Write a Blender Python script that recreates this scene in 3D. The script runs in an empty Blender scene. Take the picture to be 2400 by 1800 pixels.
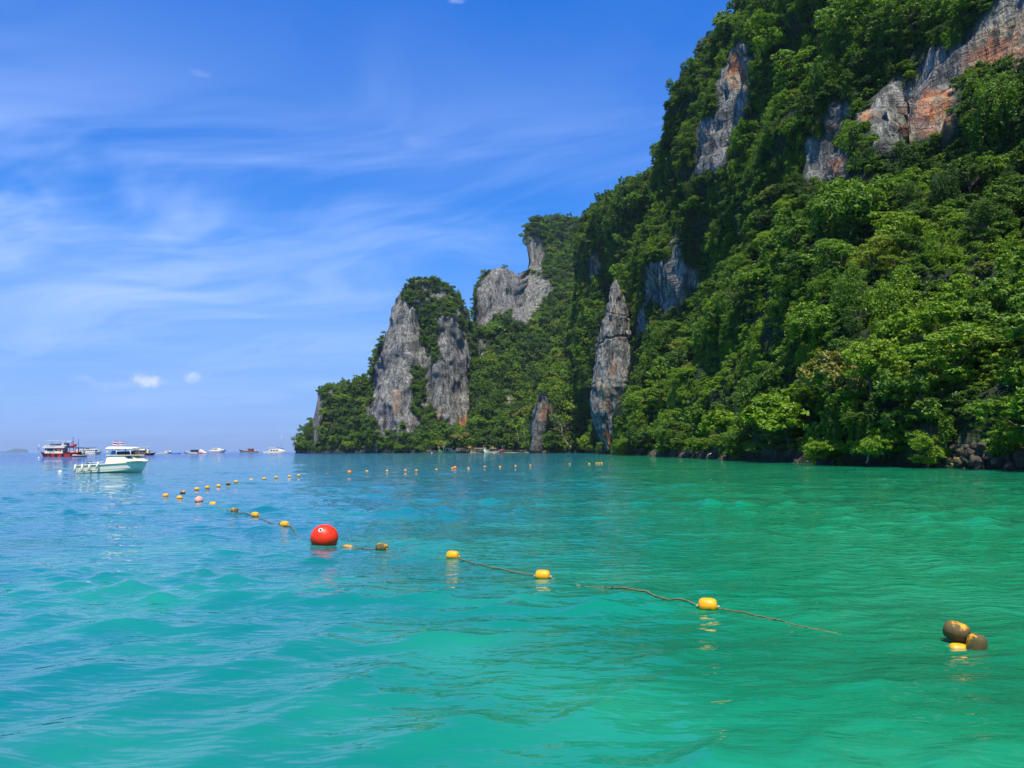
import bpy, bmesh, math, random
import numpy as np
from mathutils import Vector, Matrix, noise, kdtree
from mathutils.bvhtree import BVHTree

random.seed(7)
rng = np.random.default_rng(7)
R_ = math.radians
scene = bpy.context.scene

# ------------------------------------------------------------------ camera
FPX = 1872.0                       # focal length in pixels of the 2400x1800 photograph
CAM = Vector((0.0, 0.0, 2.0))
PITCH = math.atan(154.3 / FPX)
ROLL = -0.005
Fv = Vector((0, math.cos(PITCH), math.sin(PITCH)))
U0 = Vector((0, -math.sin(PITCH), math.cos(PITCH)))
R0 = Vector((1, 0, 0))
Rv = R0 * math.cos(ROLL) + U0 * math.sin(ROLL)
Uv = U0 * math.cos(ROLL) - R0 * math.sin(ROLL)
camd = bpy.data.cameras.new("camera")
camd.sensor_width = 36.0
camd.lens = FPX / 2400.0 * 36.0
camd.clip_start = 0.1
camd.clip_end = 60000.0
cam = bpy.data.objects.new("camera", camd)
scene.collection.objects.link(cam)
m = Matrix.Identity(4)
for i in range(3):
    m[i][0] = Rv[i]; m[i][1] = Uv[i]; m[i][2] = -Fv[i]; m[i][3] = CAM[i]
cam.matrix_world = m
scene.camera = cam

# ------------------------------------------------------------------ light
SUN_EL = R_(67.0)
SUN_AZ = R_(178.0)        # clockwise from +Y (the view direction): high behind the camera
sun_dir = Vector((math.sin(SUN_AZ) * math.cos(SUN_EL), math.cos(SUN_AZ) * math.cos(SUN_EL), math.sin(SUN_EL)))
sd = bpy.data.lights.new("sun", 'SUN')
sd.energy = 5.0
sd.angle = R_(0.53)
sd.color = (1.0, 0.93, 0.79)
sun = bpy.data.objects.new("sun", sd)
scene.collection.objects.link(sun)
sun.rotation_euler = (-sun_dir).to_track_quat('-Z', 'Y').to_euler()

scene.view_settings.view_transform = 'Standard'
scene.view_settings.look = 'None'
scene.view_settings.exposure = 0.45
scene.view_settings.gamma = 1.0
scene.view_settings.use_curve_mapping = False

cy = scene.cycles
cy.max_bounces = 5; cy.diffuse_bounces = 2; cy.glossy_bounces = 2; cy.transmission_bounces = 3; cy.transparent_max_bounces = 4
cy.caustics_reflective = False; cy.caustics_refractive = False
cy.sample_clamp_indirect = 6.0
cy.adaptive_threshold = 0.02
# ------------------------------------------------------------------ node helper
class NT:
    def __init__(self, tree):
        self.t = tree; self.n = tree.nodes; self.l = tree.links
        self.n.clear()
    def new(self, kind, **kw):
        nd = self.n.new(kind)
        for k, v in kw.items():
            setattr(nd, k, v)
        return nd
    def put(self, sock, v):
        if isinstance(v, bpy.types.NodeSocket):
            self.l.new(v, sock)
        elif isinstance(v, (tuple, list)) and sock.type == 'RGBA' and len(v) == 3:
            sock.default_value = (*v, 1.0)
        else:
            sock.default_value = v
    def math(self, op, a, b=None, c=None, clamp=False):
        nd = self.new('ShaderNodeMath', operation=op); nd.use_clamp = clamp
        self.put(nd.inputs[0], a)
        if b is not None: self.put(nd.inputs[1], b)
        if c is not None: self.put(nd.inputs[2], c)
        return nd.outputs[0]
    def vmath(self, op, a, b=None):
        nd = self.new('ShaderNodeVectorMath', operation=op)
        self.put(nd.inputs[0], a)
        if b is not None: self.put(nd.inputs[1], b)
        return nd.outputs['Value'] if op in ('DOT_PRODUCT', 'LENGTH', 'DISTANCE') else nd.outputs[0]
    def smooth(self, v, lo, hi, a=0.0, b=1.0):
        nd = self.new('ShaderNodeMapRange', interpolation_type='SMOOTHSTEP')
        self.put(nd.inputs[0], v); self.put(nd.inputs[1], lo); self.put(nd.inputs[2], hi)
        self.put(nd.inputs[3], a); self.put(nd.inputs[4], b)
        return nd.outputs[0]
    def lin(self, v, lo, hi, a=0.0, b=1.0):
        nd = self.new('ShaderNodeMapRange'); nd.clamp = True
        self.put(nd.inputs[0], v); self.put(nd.inputs[1], lo); self.put(nd.inputs[2], hi)
        self.put(nd.inputs[3], a); self.put(nd.inputs[4], b)
        return nd.outputs[0]
    def mix(self, f, a, b, blend='MIX'):
        nd = self.new('ShaderNodeMix', data_type='RGBA', blend_type=blend)
        self.put(nd.inputs[0], f); self.put(nd.inputs[6], a); self.put(nd.inputs[7], b)
        return nd.outputs[2]
    def noise(self, vec, scale, detail=4.0, rough=0.55, dist=0.0):
        nd = self.new('ShaderNodeTexNoise')
        if vec is not None: self.put(nd.inputs['Vector'], vec)
        nd.inputs['Scale'].default_value = scale; nd.inputs['Detail'].default_value = detail
        nd.inputs['Roughness'].default_value = rough; nd.inputs['Distortion'].default_value = dist
        return nd.outputs['Fac']
    def voro(self, vec, scale, feature='F1', out='Distance'):
        nd = self.new('ShaderNodeTexVoronoi', feature=feature)
        self.put(nd.inputs['Vector'], vec); nd.inputs['Scale'].default_value = scale
        return nd.outputs[out]
    def mapping(self, vec, scale=(1, 1, 1), rot=(0, 0, 0), loc=(0, 0, 0)):
        nd = self.new('ShaderNodeMapping')
        self.put(nd.inputs['Vector'], vec)
        nd.inputs['Scale'].default_value = scale; nd.inputs['Rotation'].default_value = rot
        nd.inputs['Location'].default_value = loc
        return nd.outputs[0]
    def ramp(self, v, stops):
        nd = self.new('ShaderNodeValToRGB')
        cr = nd.color_ramp
        while len(cr.elements) < len(stops): cr.elements.new(0.5)
        for e, (p, c) in zip(cr.elements, stops):
            e.position = p; e.color = (*c, 1.0)
        self.put(nd.inputs[0], v)
        return nd.outputs[0]
    def bump(self, h, strength, dist, normal=None):
        nd = self.new('ShaderNodeBump')
        self.put(nd.inputs['Height'], h); self.put(nd.inputs['Strength'], strength)
        self.put(nd.inputs['Distance'], dist)
        if normal is not None: self.put(nd.inputs['Normal'], normal)
        return nd.outputs[0]
    def sep(self, v):
        nd = self.new('ShaderNodeSeparateXYZ'); self.put(nd.inputs[0], v); return nd.outputs
    def comb(self, x, y, z):
        nd = self.new('ShaderNodeCombineXYZ')
        for i, v in enumerate((x, y, z)): self.put(nd.inputs[i], v)
        return nd.outputs[0]
    def attr(self, name, kind='GEOMETRY', out='Fac'):
        nd = self.new('ShaderNodeAttribute', attribute_type=kind); nd.attribute_name = name
        return nd.outputs[out]

def material(name):
    mt = bpy.data.materials.new(name); mt.use_nodes = True
    nt = NT(mt.node_tree)
    return mt, nt

def finish(nt, shader):
    o = nt.new('ShaderNodeOutputMaterial'); nt.l.new(shader, o.inputs['Surface'])

def principled(nt, color, rough=0.6, spec=0.5, normal=None, metal=0.0):
    p = nt.new('ShaderNodeBsdfPrincipled')
    nt.put(p.inputs['Base Color'], color); nt.put(p.inputs['Roughness'], rough)
    nt.put(p.inputs['Specular IOR Level'], spec); nt.put(p.inputs['Metallic'], metal)
    if normal is not None: nt.put(p.inputs['Normal'], normal)
    return p.outputs[0]

# ------------------------------------------------------------------ sky: NISHITA with thin cirrus and a few small cumulus
world = bpy.data.worlds.new("World"); scene.world = world; world.use_nodes = True
nt = NT(world.node_tree)
sky = nt.new('ShaderNodeTexSky', sky_type='NISHITA')
sky.sun_disc = False; sky.sun_elevation = SUN_EL; sky.sun_rotation = SUN_AZ
sky.altitude = 0; sky.air_density = 1.0; sky.dust_density = 0.35; sky.ozone_density = 2.6
tc = nt.new('ShaderNodeTexCoord')
d = nt.vmath('NORMALIZE', tc.outputs['Generated'])
dx, dy, dz = nt.sep(d)
# saturated tropical blue: the air of the photograph's sky, deeper overhead than towards the horizon
gain = nt.ramp(nt.math('MULTIPLY', dz, 1.6, clamp=True), [(0.0, (0.46, 0.62, 1.05)), (0.12, (0.46, 0.72, 1.26)), (0.40, (0.19, 0.86, 1.75)), (0.85, (0.04, 0.90, 2.15))])
skycol = nt.vmath('MULTIPLY', sky.outputs[0], gain)
zc = nt.math('ADD', nt.math('MAXIMUM', dz, 0.0), 0.06)
plane = nt.comb(nt.math('DIVIDE', dx, zc), nt.math('DIVIDE', dy, zc), 0.0)
warp = nt.new('ShaderNodeTexNoise'); warp.inputs['Scale'].default_value = 0.55; warp.inputs['Detail'].default_value = 2
nt.put(warp.inputs['Vector'], plane)
wv = nt.vmath('ADD', plane, nt.vmath('SCALE', nt.vmath('SUBTRACT', warp.outputs['Color'], (0.5, 0.5, 0.5))))
wv.node.inputs[1].links[0].from_node.inputs['Scale'].default_value = 1.6
def streaky(v, rot, scale, loc):                 # turn first, then stretch along the streaks
    return nt.mapping(nt.mapping(v, rot=(0, 0, R_(rot))), scale=scale, loc=loc)
c1 = nt.noise(streaky(wv, 14, (0.36, 0.95, 1), (3.1, 0.7, 0)), 0.80, 5, 0.62, 0.0)
c2 = nt.noise(streaky(wv, 46, (0.20, 1.15, 1), (1.3, 5.1, 0)), 1.15, 4, 0.62, 0.0)
soft = nt.noise(nt.mapping(wv, loc=(2.2, 8.1, 0)), 0.42, 2, 0.55)
patch = nt.noise(nt.mapping(plane, loc=(6.4, 1.2, 0)), 0.24, 1, 0.5)
c = nt.math('MULTIPLY', nt.smooth(c1, 0.42, 0.64), nt.smooth(patch, 0.30, 0.60, 0.45, 1.0))
c = nt.math('ADD', c, nt.math('MULTIPLY', nt.smooth(c2, 0.46, 0.72), 0.60))
c = nt.math('ADD', c, nt.math('MULTIPLY', nt.smooth(soft, 0.42, 0.68), 0.34))
veil = nt.ramp(nt.math('MULTIPLY', dz, 2.0, clamp=True), [(0.0, (0.30, 0.30, 0.30)), (0.14, (0.55, 0.55, 0.55)), (0.36, (0.95, 0.95, 0.95)), (0.60, (0.66, 0.66, 0.66)), (0.85, (0.24, 0.24, 0.24)), (1.0, (0.10, 0.10, 0.10))])
c = nt.math('MULTIPLY', nt.math('MULTIPLY', c, veil), 0.84, clamp=True)
col = nt.mix(c, skycol, (5.2, 6.9, 11.4))
# the low sky is paler and a little violet, as in humid air
col = nt.mix(nt.smooth(dz, 0.0, 0.36, 0.62, 0.0), col, (2.7, 5.0, 10.4))
# a few small fair-weather puffs far out over the sea (x, y, width, height in photo pixels)
def pix_dir(x, y):
    return (Fv * FPX + Rv * (x - 1200) - Uv * (y - 900)).normalized()
puff = nt.noise(nt.vmath('SCALE', d), 1.0, 4, 0.6)
puff.node.inputs['Vector'].links[0].from_node.inputs['Scale'].default_value = 95.0
for (px, py, w, h, st) in ((347, 893, 36, 19, 0.85), (452, 885, 22, 14, 0.6), (190, 888, 30, 12, 0.22), (468, 172, 26, 9, 0.12), (1070, 2, 22, 7, 0.3), (968, 331, 30, 18, 0.08), (250, 905, 60, 12, 0.14)):
    pd = pix_dir(px, py)
    rt = Vector((pd.y, -pd.x, 0)).normalized(); up = rt.cross(pd)
    a = nt.math('MULTIPLY', nt.vmath('DOT_PRODUCT', d, tuple(rt)), FPX / w)
    b = nt.math('MULTIPLY', nt.math('SUBTRACT', nt.vmath('DOT_PRODUCT', d, tuple(up)), 0.0), FPX / h)
    front = nt.math('GREATER_THAN', nt.vmath('DOT_PRODUCT', d, tuple(pd)), 0.5)
    r2 = nt.math('ADD', nt.math('MULTIPLY', a, a), nt.math('MULTIPLY', b, b))
    f = nt.math('ADD', nt.math('SUBTRACT', 1.05, r2), nt.math('MULTIPLY', nt.math('SUBTRACT', puff, 0.5), 2.6))
    f = nt.math('MULTIPLY', nt.math('MULTIPLY', nt.smooth(f, 0.0, 1.7), st), front)
    col = nt.mix(f, col, (7.6, 8.4, 10.4))
bg = nt.new('ShaderNodeBackground'); nt.put(bg.inputs[0], col); bg.inputs[1].default_value = 0.080
world.cycles.sampling_method = 'MANUAL'; world.cycles.sample_map_resolution = 256
ow = nt.new('ShaderNodeOutputWorld'); nt.l.new(bg.outputs[0], ow.inputs[0])

# ------------------------------------------------------------------ pixel helpers (photo pixels, 2400x1800) for laying things out
def ray(x, y):
    return (Fv * FPX + Rv * (x - 1200) - Uv * (y - 900))
def pt(x, y, Y):                       # the point on the pixel's ray at forward distance Y
    dd = ray(x, y); return CAM + dd * (Y / dd.y)
def on_water(x, y, z=0.0):
    dd = ray(x, y); return CAM + dd * ((z - CAM.z) / dd.z)
def project(P):
    v = P - CAM; w = v.dot(Fv)
    return 1200 + FPX * v.dot(Rv) / w, 900 - FPX * v.dot(Uv) / w, w
def project_np(P):
    v = P - np.array(CAM); w = v @ np.array(Fv)
    return 1200 + FPX * (v @ np.array(Rv)) / w, 900 - FPX * (v @ np.array(Uv)) / w, w
_bb = {}
def in_poly(poly, x, y):
    bb = _bb.get(id(poly))
    if bb is None:
        bb = _bb[id(poly)] = (min(p[0] for p in poly), max(p[0] for p in poly), min(p[1] for p in poly), max(p[1] for p in poly))
    if x < bb[0] or x > bb[1] or y < bb[2] or y > bb[3]: return False
    c = False; n = len(poly); j = n - 1
    for i in range(n):
        xi, yi = poly[i]; xj, yj = poly[j]
        if (yi > y) != (yj > y) and x < (xj - xi) * (y - yi) / (yj - yi) + xi: c = not c
        j = i
    return c
def in_poly_np(poly, X, Y):
    c = np.zeros(X.shape, bool); n = len(poly); j = n - 1
    for i in range(n):
        xi, yi = poly[i]; xj, yj = poly[j]
        if yi != yj:
            c ^= ((yi > Y) != (yj > Y)) & (X < (xj - xi) * (Y - yi) / (yj - yi) + xi)
        j = i
    return c

# ------------------------------------------------------------------ object helpers
LINK = scene.collection.objects.link
def mesh_obj(name, verts, faces, mat=None, parent=None, smooth=False):
    me = bpy.data.meshes.new(name)
    me.from_pydata([tuple(v) for v in verts], [], [tuple(f) for f in faces])
    if mat is not None: me.materials.append(mat)
    if smooth: me.polygons.foreach_set('use_smooth', [True] * len(me.polygons))
    me.update()
    o = bpy.data.objects.new(name, me); LINK(o)
    if parent is not None: o.parent = parent
    return o
def np_mesh(name, verts, quads, mat=None, smooth=True):
    """verts Nx3 float array, quads Mx4 (or Mx3) int array"""
    me = bpy.data.meshes.new(name)
    k = quads.shape[1]
    me.vertices.add(len(verts)); me.vertices.foreach_set('co', np.ascontiguousarray(verts, np.float32).ravel())
    me.loops.add(quads.size); me.loops.foreach_set('vertex_index', np.ascontiguousarray(quads, np.int32).ravel())
    me.polygons.add(len(quads)); me.polygons.foreach_set('loop_start', np.arange(0, quads.size, k, dtype=np.int32))
    me.polygons.foreach_set('use_smooth', np.full(len(quads), smooth))
    if mat is not None: me.materials.append(mat)
    me.update(calc_edges=True); me.validate()
    return me
def link_mesh(name, me, parent=None):
    o = bpy.data.objects.new(name, me); LINK(o)
    if parent is not None: o.parent = parent
    return o
def empty(name, loc, rz=0.0):
    o = bpy.data.objects.new(name, None); LINK(o)
    o.location = loc; o.rotation_euler = (0, 0, rz); o.empty_display_size = 0.2
    return o
def tag(o, label=None, cat=None, group=None, kind=None):
    if label: o['label'] = label
    if cat: o['category'] = cat
    if group: o['group'] = group
    if kind: o['kind'] = kind
    return o
def grid_quads(nr, nc):
    i = np.arange(nr - 1)[:, None] * nc + np.arange(nc - 1)[None, :]
    return np.stack([i, i + 1, i + nc + 1, i + nc], -1).reshape(-1, 4)

# ------------------------------------------------------------------ water
wr = np.random.default_rng(3)
WAVES = []
for k in range(48):
    lam = 0.36 * (8.0 / 0.36) ** (k / 47.0) * wr.uniform(0.9, 1.1)
    ang = R_(-99) + wr.normal(0, 0.85 if lam < 1.4 else 0.5)          # rolling in towards the camera, a little slantwise
    steep = np.interp(lam, [0.36, 0.6, 1.0, 1.8, 3.2, 8.0], [0.0048, 0.0064, 0.0068, 0.0044, 0.0020, 0.0014])
    WAVES.append((lam, math.cos(ang), math.sin(ang), steep * lam * wr.uniform(0.65, 1.3), wr.uniform(0, 6.283)))
def wave_z(X, Y, spacing=None):
    X = np.asarray(X, float); Y = np.asarray(Y, float)
    z = np.zeros_like(X)
    # slow warps so that no train of waves repeats
    wx = X + 0.55 * np.sin(0.31 * Y + 0.9) + 0.35 * np.sin(0.53 * X - 0.22 * Y) + 0.8 * np.sin(0.083 * X + 0.12 * Y)
    wy = Y + 0.45 * np.sin(0.37 * X + 2.1) + 0.30 * np.sin(0.61 * Y + 0.27 * X) + 0.7 * np.sin(0.071 * Y - 0.11 * X)
    env = 0.72 + 0.28 * np.sin(0.21 * X + 0.17 * Y + 1.0) * np.sin(0.13 * Y - 0.19 * X)
    for lam, cx, sy, a, ph in WAVES:
        k = 6.2832 / lam
        s = np.sin(k * (wx * cx + wy * sy) + ph)
        s = s + 0.22 * (s * s - 0.5)
        if spacing is not None:
            a = a * np.clip((lam / spacing - 2.2) / 2.0, 0, 1)
        z += a * s
    z = z * env
    return 0.055 * (np.exp(np.clip(z / 0.062, -4, 3)) - 1.0) * 0.9        # broad flat troughs, narrower crests
rows = list(2.4 * np.exp(np.arange(0, math.log(45 / 2.4), 0.0068)))
rows += list(45 * np.exp(np.arange(0, math.log(420 / 45), 0.014)))
rows += list(420 * np.exp(np.arange(0, math.log(30000 / 420) + 0.06, 0.06)))
rows = np.array([0.0, 0.8, 1.5, 2.0] + rows)
th = np.concatenate([np.linspace(-180, -44, 46)[:-1], np.linspace(-44, 44, 520), np.linspace(44, 180, 46)[1:]])
thr = np.radians(th)
RR, TT = np.meshgrid(rows, thr, indexing='ij')
WX = RR * np.sin(TT); WY = RR * np.cos(TT)
dth = np.gradient(thr)
sp = np.maximum(np.gradient(rows)[:, None] * np.ones_like(TT), RR * dth[None, :] * 1.0)
WZ = wave_z(WX, WY, sp)
WZ -= np.where(RR > 2500, (RR - 2500) ** 2 / (2 * 6371000.0), 0)      # the sea curves away
def water_level(x, y):
    r = math.hypot(x, y)
    return float(wave_z(np.array([x]), np.array([y]), np.array([max(0.0068 * r if r < 45 else 0.014 * r, r * 0.00296)]))[0])

mat_water, nt = material("sea_water")
geo = nt.new('ShaderNodeNewGeometry'); pos = geo.outputs['Position']
px_, py_, pz_ = nt.sep(pos)
rr = nt.vmath('LENGTH', pos)
big = nt.noise(pos, 0.035, 1, 0.5)
green = (0.004, 0.190, 0.082); cyan = (0.002, 0.135, 0.172); deep = (0.004, 0.042, 0.180)
# bottom: pale sand close in, seagrass patches, deeper blue outside the bay
shelf = nt.math('SUBTRACT', nt.math('MULTIPLY', py_, 0.12), px_)         # the bottom falls away to the left and outwards
near = nt.smooth(nt.math('ADD', shelf, nt.math('MULTIPLY', nt.math('SUBTRACT', big, 0.5), 9.0)), -5.0, 8.5)
colw = nt.mix(near, green, cyan)
sand = nt.smooth(nt.noise(pos, 0.22, 3, 0.6), 0.42, 0.66)
colw = nt.mix(nt.math('MULTIPLY', sand, nt.smooth(rr, 4.0, 40.0, 0.55, 0.15)), colw, (0.020, 0.275, 0.150))
weed = nt.smooth(nt.noise(nt.mapping(pos, loc=(13, 4, 0)), 0.13, 2, 0.6), 0.52, 0.70)
colw = nt.mix(nt.math('MULTIPLY', weed, 0.55), colw, (0.006, 0.105, 0.055))
dp = nt.smooth(nt.math('ADD', nt.math('ADD', px_, nt.math('MULTIPLY', nt.math('SUBTRACT', big, 0.5), 60.0)), nt.math('MULTIPLY', nt.math('SUBTRACT', py_, 300.0), 0.06)), -70.0, -112.0)
dp = nt.math('MULTIPLY', dp, nt.smooth(py_, 105.0, 150.0))
dp = nt.math('MAXIMUM', dp, nt.smooth(py_, 800.0, 1100.0))
colw = nt.mix(dp, colw, deep)
# fine ripples as relief
f1 = nt.noise(nt.mapping(pos, scale=(0.75, 1.5, 1)), 3.0, 2, 0.5)
f2 = nt.noise(nt.mapping(pos, scale=(0.6, 1.4, 1), rot=(0, 0, 0.5)), 0.75, 2, 0.5)
f3 = nt.noise(nt.mapping(pos, scale=(0.5, 1.3, 1), rot=(0, 0, -0.3)), 0.30, 2, 0.5)
hgt = nt.math('ADD', nt.math('MULTIPLY', nt.math('MULTIPLY', f1, 0.072), nt.smooth(rr, 4.0, 22.0, 0.42, 1.0)),
              nt.math('MULTIPLY', nt.math('MULTIPLY', f2, 0.24), nt.smooth(rr, 10.0, 60.0, 0.10, 1.0)))
hgt = nt.math('ADD', hgt, nt.math('MULTIPLY', nt.math('MULTIPLY', f3, 0.55), nt.smooth(rr, 60.0, 260.0)))
bn = nt.bump(hgt, 1.0, 1.0)
rgh = nt.smooth(rr, 20.0, 500.0, 0.015, 0.07)
p = nt.new('ShaderNodeBsdfPrincipled')
nt.put(p.inputs['Base Color'], colw); nt.put(p.inputs['Roughness'], rgh)
p.inputs['IOR'].default_value = 1.36
nt.put(p.inputs['Normal'], bn)
finish(nt, p.outputs[0])
wm = np_mesh("water", np.stack([WX, WY, WZ], -1).reshape(-1, 3), grid_quads(len(rows), len(thr))[:, ::-1], mat_water)
water = tag(link_mesh("water", wm), "clear turquoise bay water, green close in and blue far out", kind='structure')

# ================================================================== rock and soil materials
def rock_material(name, tone=1.0, warm=0.0, bed=0.9):
    mt, nt = material(name)
    geo = nt.new('ShaderNodeNewGeometry'); pos = geo.outputs['Position']
    z = nt.sep(pos)[2]
    streak = nt.noise(nt.mapping(pos, scale=(1, 1, 0.10)), 0.34, 4, 0.62)
    fine = nt.noise(nt.mapping(pos, scale=(1, 1, 0.35)), 1.1, 4, 0.65)
    blot = nt.noise(pos, 0.055, 3, 0.6)
    col = nt.ramp(streak, [(0.30, (0.082 * tone, 0.081 * tone, 0.070 * tone)), (0.45, (0.195 * tone, 0.192 * tone, 0.166 * tone)),
                           (0.60, (0.305 * tone, 0.300 * tone, 0.258 * tone)), (0.78, (0.43 * tone, 0.42 * tone, 0.355 * tone))])
    col = nt.mix(nt.smooth(fine, 0.40, 0.58, 0.72, 0.0), col, (0.060, 0.056, 0.052))
    grain = nt.noise(nt.mapping(pos, scale=(1, 1, 0.6)), 0.24, 5, 0.72)
    col = nt.mix(nt.smooth(grain, 0.40, 0.60, 0.48, 0.0), col, nt.vmath('MULTIPLY', col, (0.42, 0.42, 0.42)))
    # buff and ochre: fresh limestone and iron stains, patches with their own shapes
    och = nt.math('MULTIPLY', nt.smooth(blot, 0.55, 0.72), 0.12 + warm)
    st = nt.attr('stain')
    och = nt.math('MAXIMUM', och, nt.math('MULTIPLY', st, nt.smooth(nt.noise(pos, 0.13, 3, 0.6), 0.24, 0.48)))
    ocol = nt.mix(nt.smooth(nt.noise(nt.mapping(pos, loc=(5, 9, 2)), 0.16, 2, 0.6), 0.40, 0.60), (0.42, 0.31, 0.18), (0.44, 0.135, 0.036))
    col = nt.mix(och, col, nt.mix(nt.smooth(streak, 0.35, 0.65), nt.mix(0.55, ocol, (0.06, 0.04, 0.03)), ocol))
    # black water streaks and the dark tidal notch
    blk = nt.smooth(nt.noise(nt.mapping(pos, scale=(1, 1, 0.05), loc=(7, 2, 0)), 0.42, 2, 0.6), 0.53, 0.64, 0.0, 0.78)
    col = nt.mix(blk, col, (0.035, 0.034, 0.035))
    col = nt.mix(nt.smooth(nt.math('ADD', z, nt.math('MULTIPLY', fine, 2.0)), 1.6, 3.6, 0.95, 0.0), col, (0.014, 0.012, 0.010))
    # soil and leaf litter where plants root
    soil = nt.attr('soil')
    col = nt.mix(soil, col, nt.mix(fine, (0.010, 0.020, 0.007), (0.030, 0.048, 0.014)))
    crack = nt.voro(nt.mapping(pos, scale=(1, 1, 0.4)), 0.55, 'DISTANCE_TO_EDGE')
    h = nt.math('ADD', nt.math('MULTIPLY', fine, 1.3), nt.math('MULTIPLY', streak, 1.8))
    h = nt.math('ADD', h, nt.math('MULTIPLY', nt.smooth(crack, 0.0, 0.10), 0.12))
    h = nt.math('ADD', h, nt.math('MULTIPLY', nt.noise(nt.mapping(pos, scale=(0.25, 0.25, 1.6)), 0.7, 3, 0.6), bed))
    nb = nt.bump(h, 0.9, 1.0)
    finish(nt, principled(nt, col, 0.9, 0.25, nb))
    return mt
mat_rock = rock_material("limestone", 1.14)
mat_spire = rock_material("spire_limestone", 1.12, 0.18, 0.2)

# ================================================================== terrain sheets
def catmull(P, t):
    """P: (n,...) control values, t: array of parameters in [0,n-1]"""
    n = len(P); i = np.clip(np.floor(t).astype(int), 0, n - 2); f = (t - i)
    sh = (len(t),) + (1,) * (P.ndim - 1); f = f.reshape(sh)
    p0 = P[np.clip(i - 1, 0, n - 1)]; p1 = P[i]; p2 = P[i + 1]; p3 = P[np.clip(i + 2, 0, n - 1)]
    s = 0.35
    m1 = s * (p2 - p0); m2 = s * (p3 - p1)
    return (2 * f**3 - 3 * f**2 + 1) * p1 + (f**3 - 2 * f**2 + f) * m1 + (-2 * f**3 + 3 * f**2) * p2 + (f**3 - f**2) * m2

def fbm(p, scale, octv=3):
    return noise.fractal(p * scale, 0.9, 2.1, octv)

def displace(V, N, cell, big=(28.0, 5.0), flute=(7.0, 1.6), fine=(3.0, 0.6), ledge=0.8, seed=0.0, keep_low=4.0):
    out = V.copy()
    off = Vector((seed, seed * 1.7, seed * 0.3))
    for k in range(len(V)):
        p = Vector(V[k]) + off
        d_ = big[1] * noise.noise(p / big[0]) + big[1] * 0.5 * noise.noise(p / (big[0] * 0.45))
        q = Vector((p.x / flute[0], p.y / flute[0], p.z / (flute[0] * 4.5)))
        r = noise.noise(q)
        d_ += flute[1] * (1.0 - 2.2 * abs(r)) * 0.9
        d_ += fine[1] * noise.noise(Vector((p.x / fine[0], p.y / fine[0], p.z / (fine[0] * 1.4))))
        lz = p.z / 9.0 + 1.2 * noise.noise(p / 30.0)
        d_ += ledge * (0.5 - abs((lz % 1.0) - 0.5)) * 1.6
        s = min(1.0, max(0.15, (V[k][2] + 2.0) / keep_low))
        out[k] = V[k] + N[k] * d_ * s
    return out

def grid_normals(G):
    du = np.gradient(G, axis=1); dv = np.gradient(G, axis=0)
    n = np.cross(du, dv); n /= np.linalg.norm(n, axis=2, keepdims=True) + 1e-9
    return n

def finish_terrain(name, V, quads, rock_polys, stain_polys, mat, soil_default=1.0, rock_noise=0.0):
    x, y, w = project_np(V)
    soil = np.full(len(V), soil_default)
    for poly in rock_polys:
        soil[in_poly_np(poly, x, y)] = 0.0
    st = np.zeros(len(V))
    for poly, s in stain_polys:
        st[in_poly_np(poly, x, y)] = s
    if name == 'pinnacle':
        for k in range(len(V)):
            if soil[k] > 0.5 and noise.noise(Vector(V[k]) / 9.0) > 0.12: soil[k] = 0.25
    soil[V[:, 2] < 2.0] = np.minimum(soil[V[:, 2] < 2.0], 0.3)
    me = np_mesh(name, V, quads, mat)
    a = me.attributes.new('soil', 'FLOAT', 'POINT'); a.data.foreach_set('value', soil.astype(np.float32))
    a = me.attributes.new('stain', 'FLOAT', 'POINT'); a.data.foreach_set('value', st.astype(np.float32))
    return me, soil

def sheet(cols, cell):
    """cols: list of equal-length lists of 3D points (bottom to top); returns grid verts rows(v) x cols(u)"""
    C = np.array([[tuple(p) for p in c] for c in cols])            # (nu, nv, 3)
    tu = []
    for i in range(len(cols) - 1):
        L = np.linalg.norm(C[i + 1] - C[i], axis=1)
        k = max(2, int(np.median(L) / cell)); tu += list(i + np.arange(k) / k)
    tu.append(len(cols) - 1)
    tv = []
    for j in range(C.shape[1] - 1):
        L = np.linalg.norm(C[:, j + 1] - C[:, j], axis=1)
        k = max(1, int(np.median(L) / cell)); tv += list(j + np.arange(k) / k)
    tv.append(C.shape[1] - 1)
    A = catmull(C, np.array(tu))                                     # (Nu, nv, 3)
    A = np.swapaxes(A, 0, 1)
    G = catmull(A, np.array(tv))                                     # (Nv, Nu, 3)
    return G

def Z(pz):  # polygon from a zoomed view: (x0, y0, scale, [(zx, zy)...])
    x0, y0, s, pts = pz
    return [(x0 + a / s, y0 + b / s) for a, b in pts]
Z1 = lambda *p: Z((1600, 0, 2.765, p))
Z7 = lambda *p: Z((1380, 360, 3.568, p))
Z8 = lambda *p: Z((1080, 480, 2.765, p))
ZP = lambda *p: Z((660, 620, 3.606, p))

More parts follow.
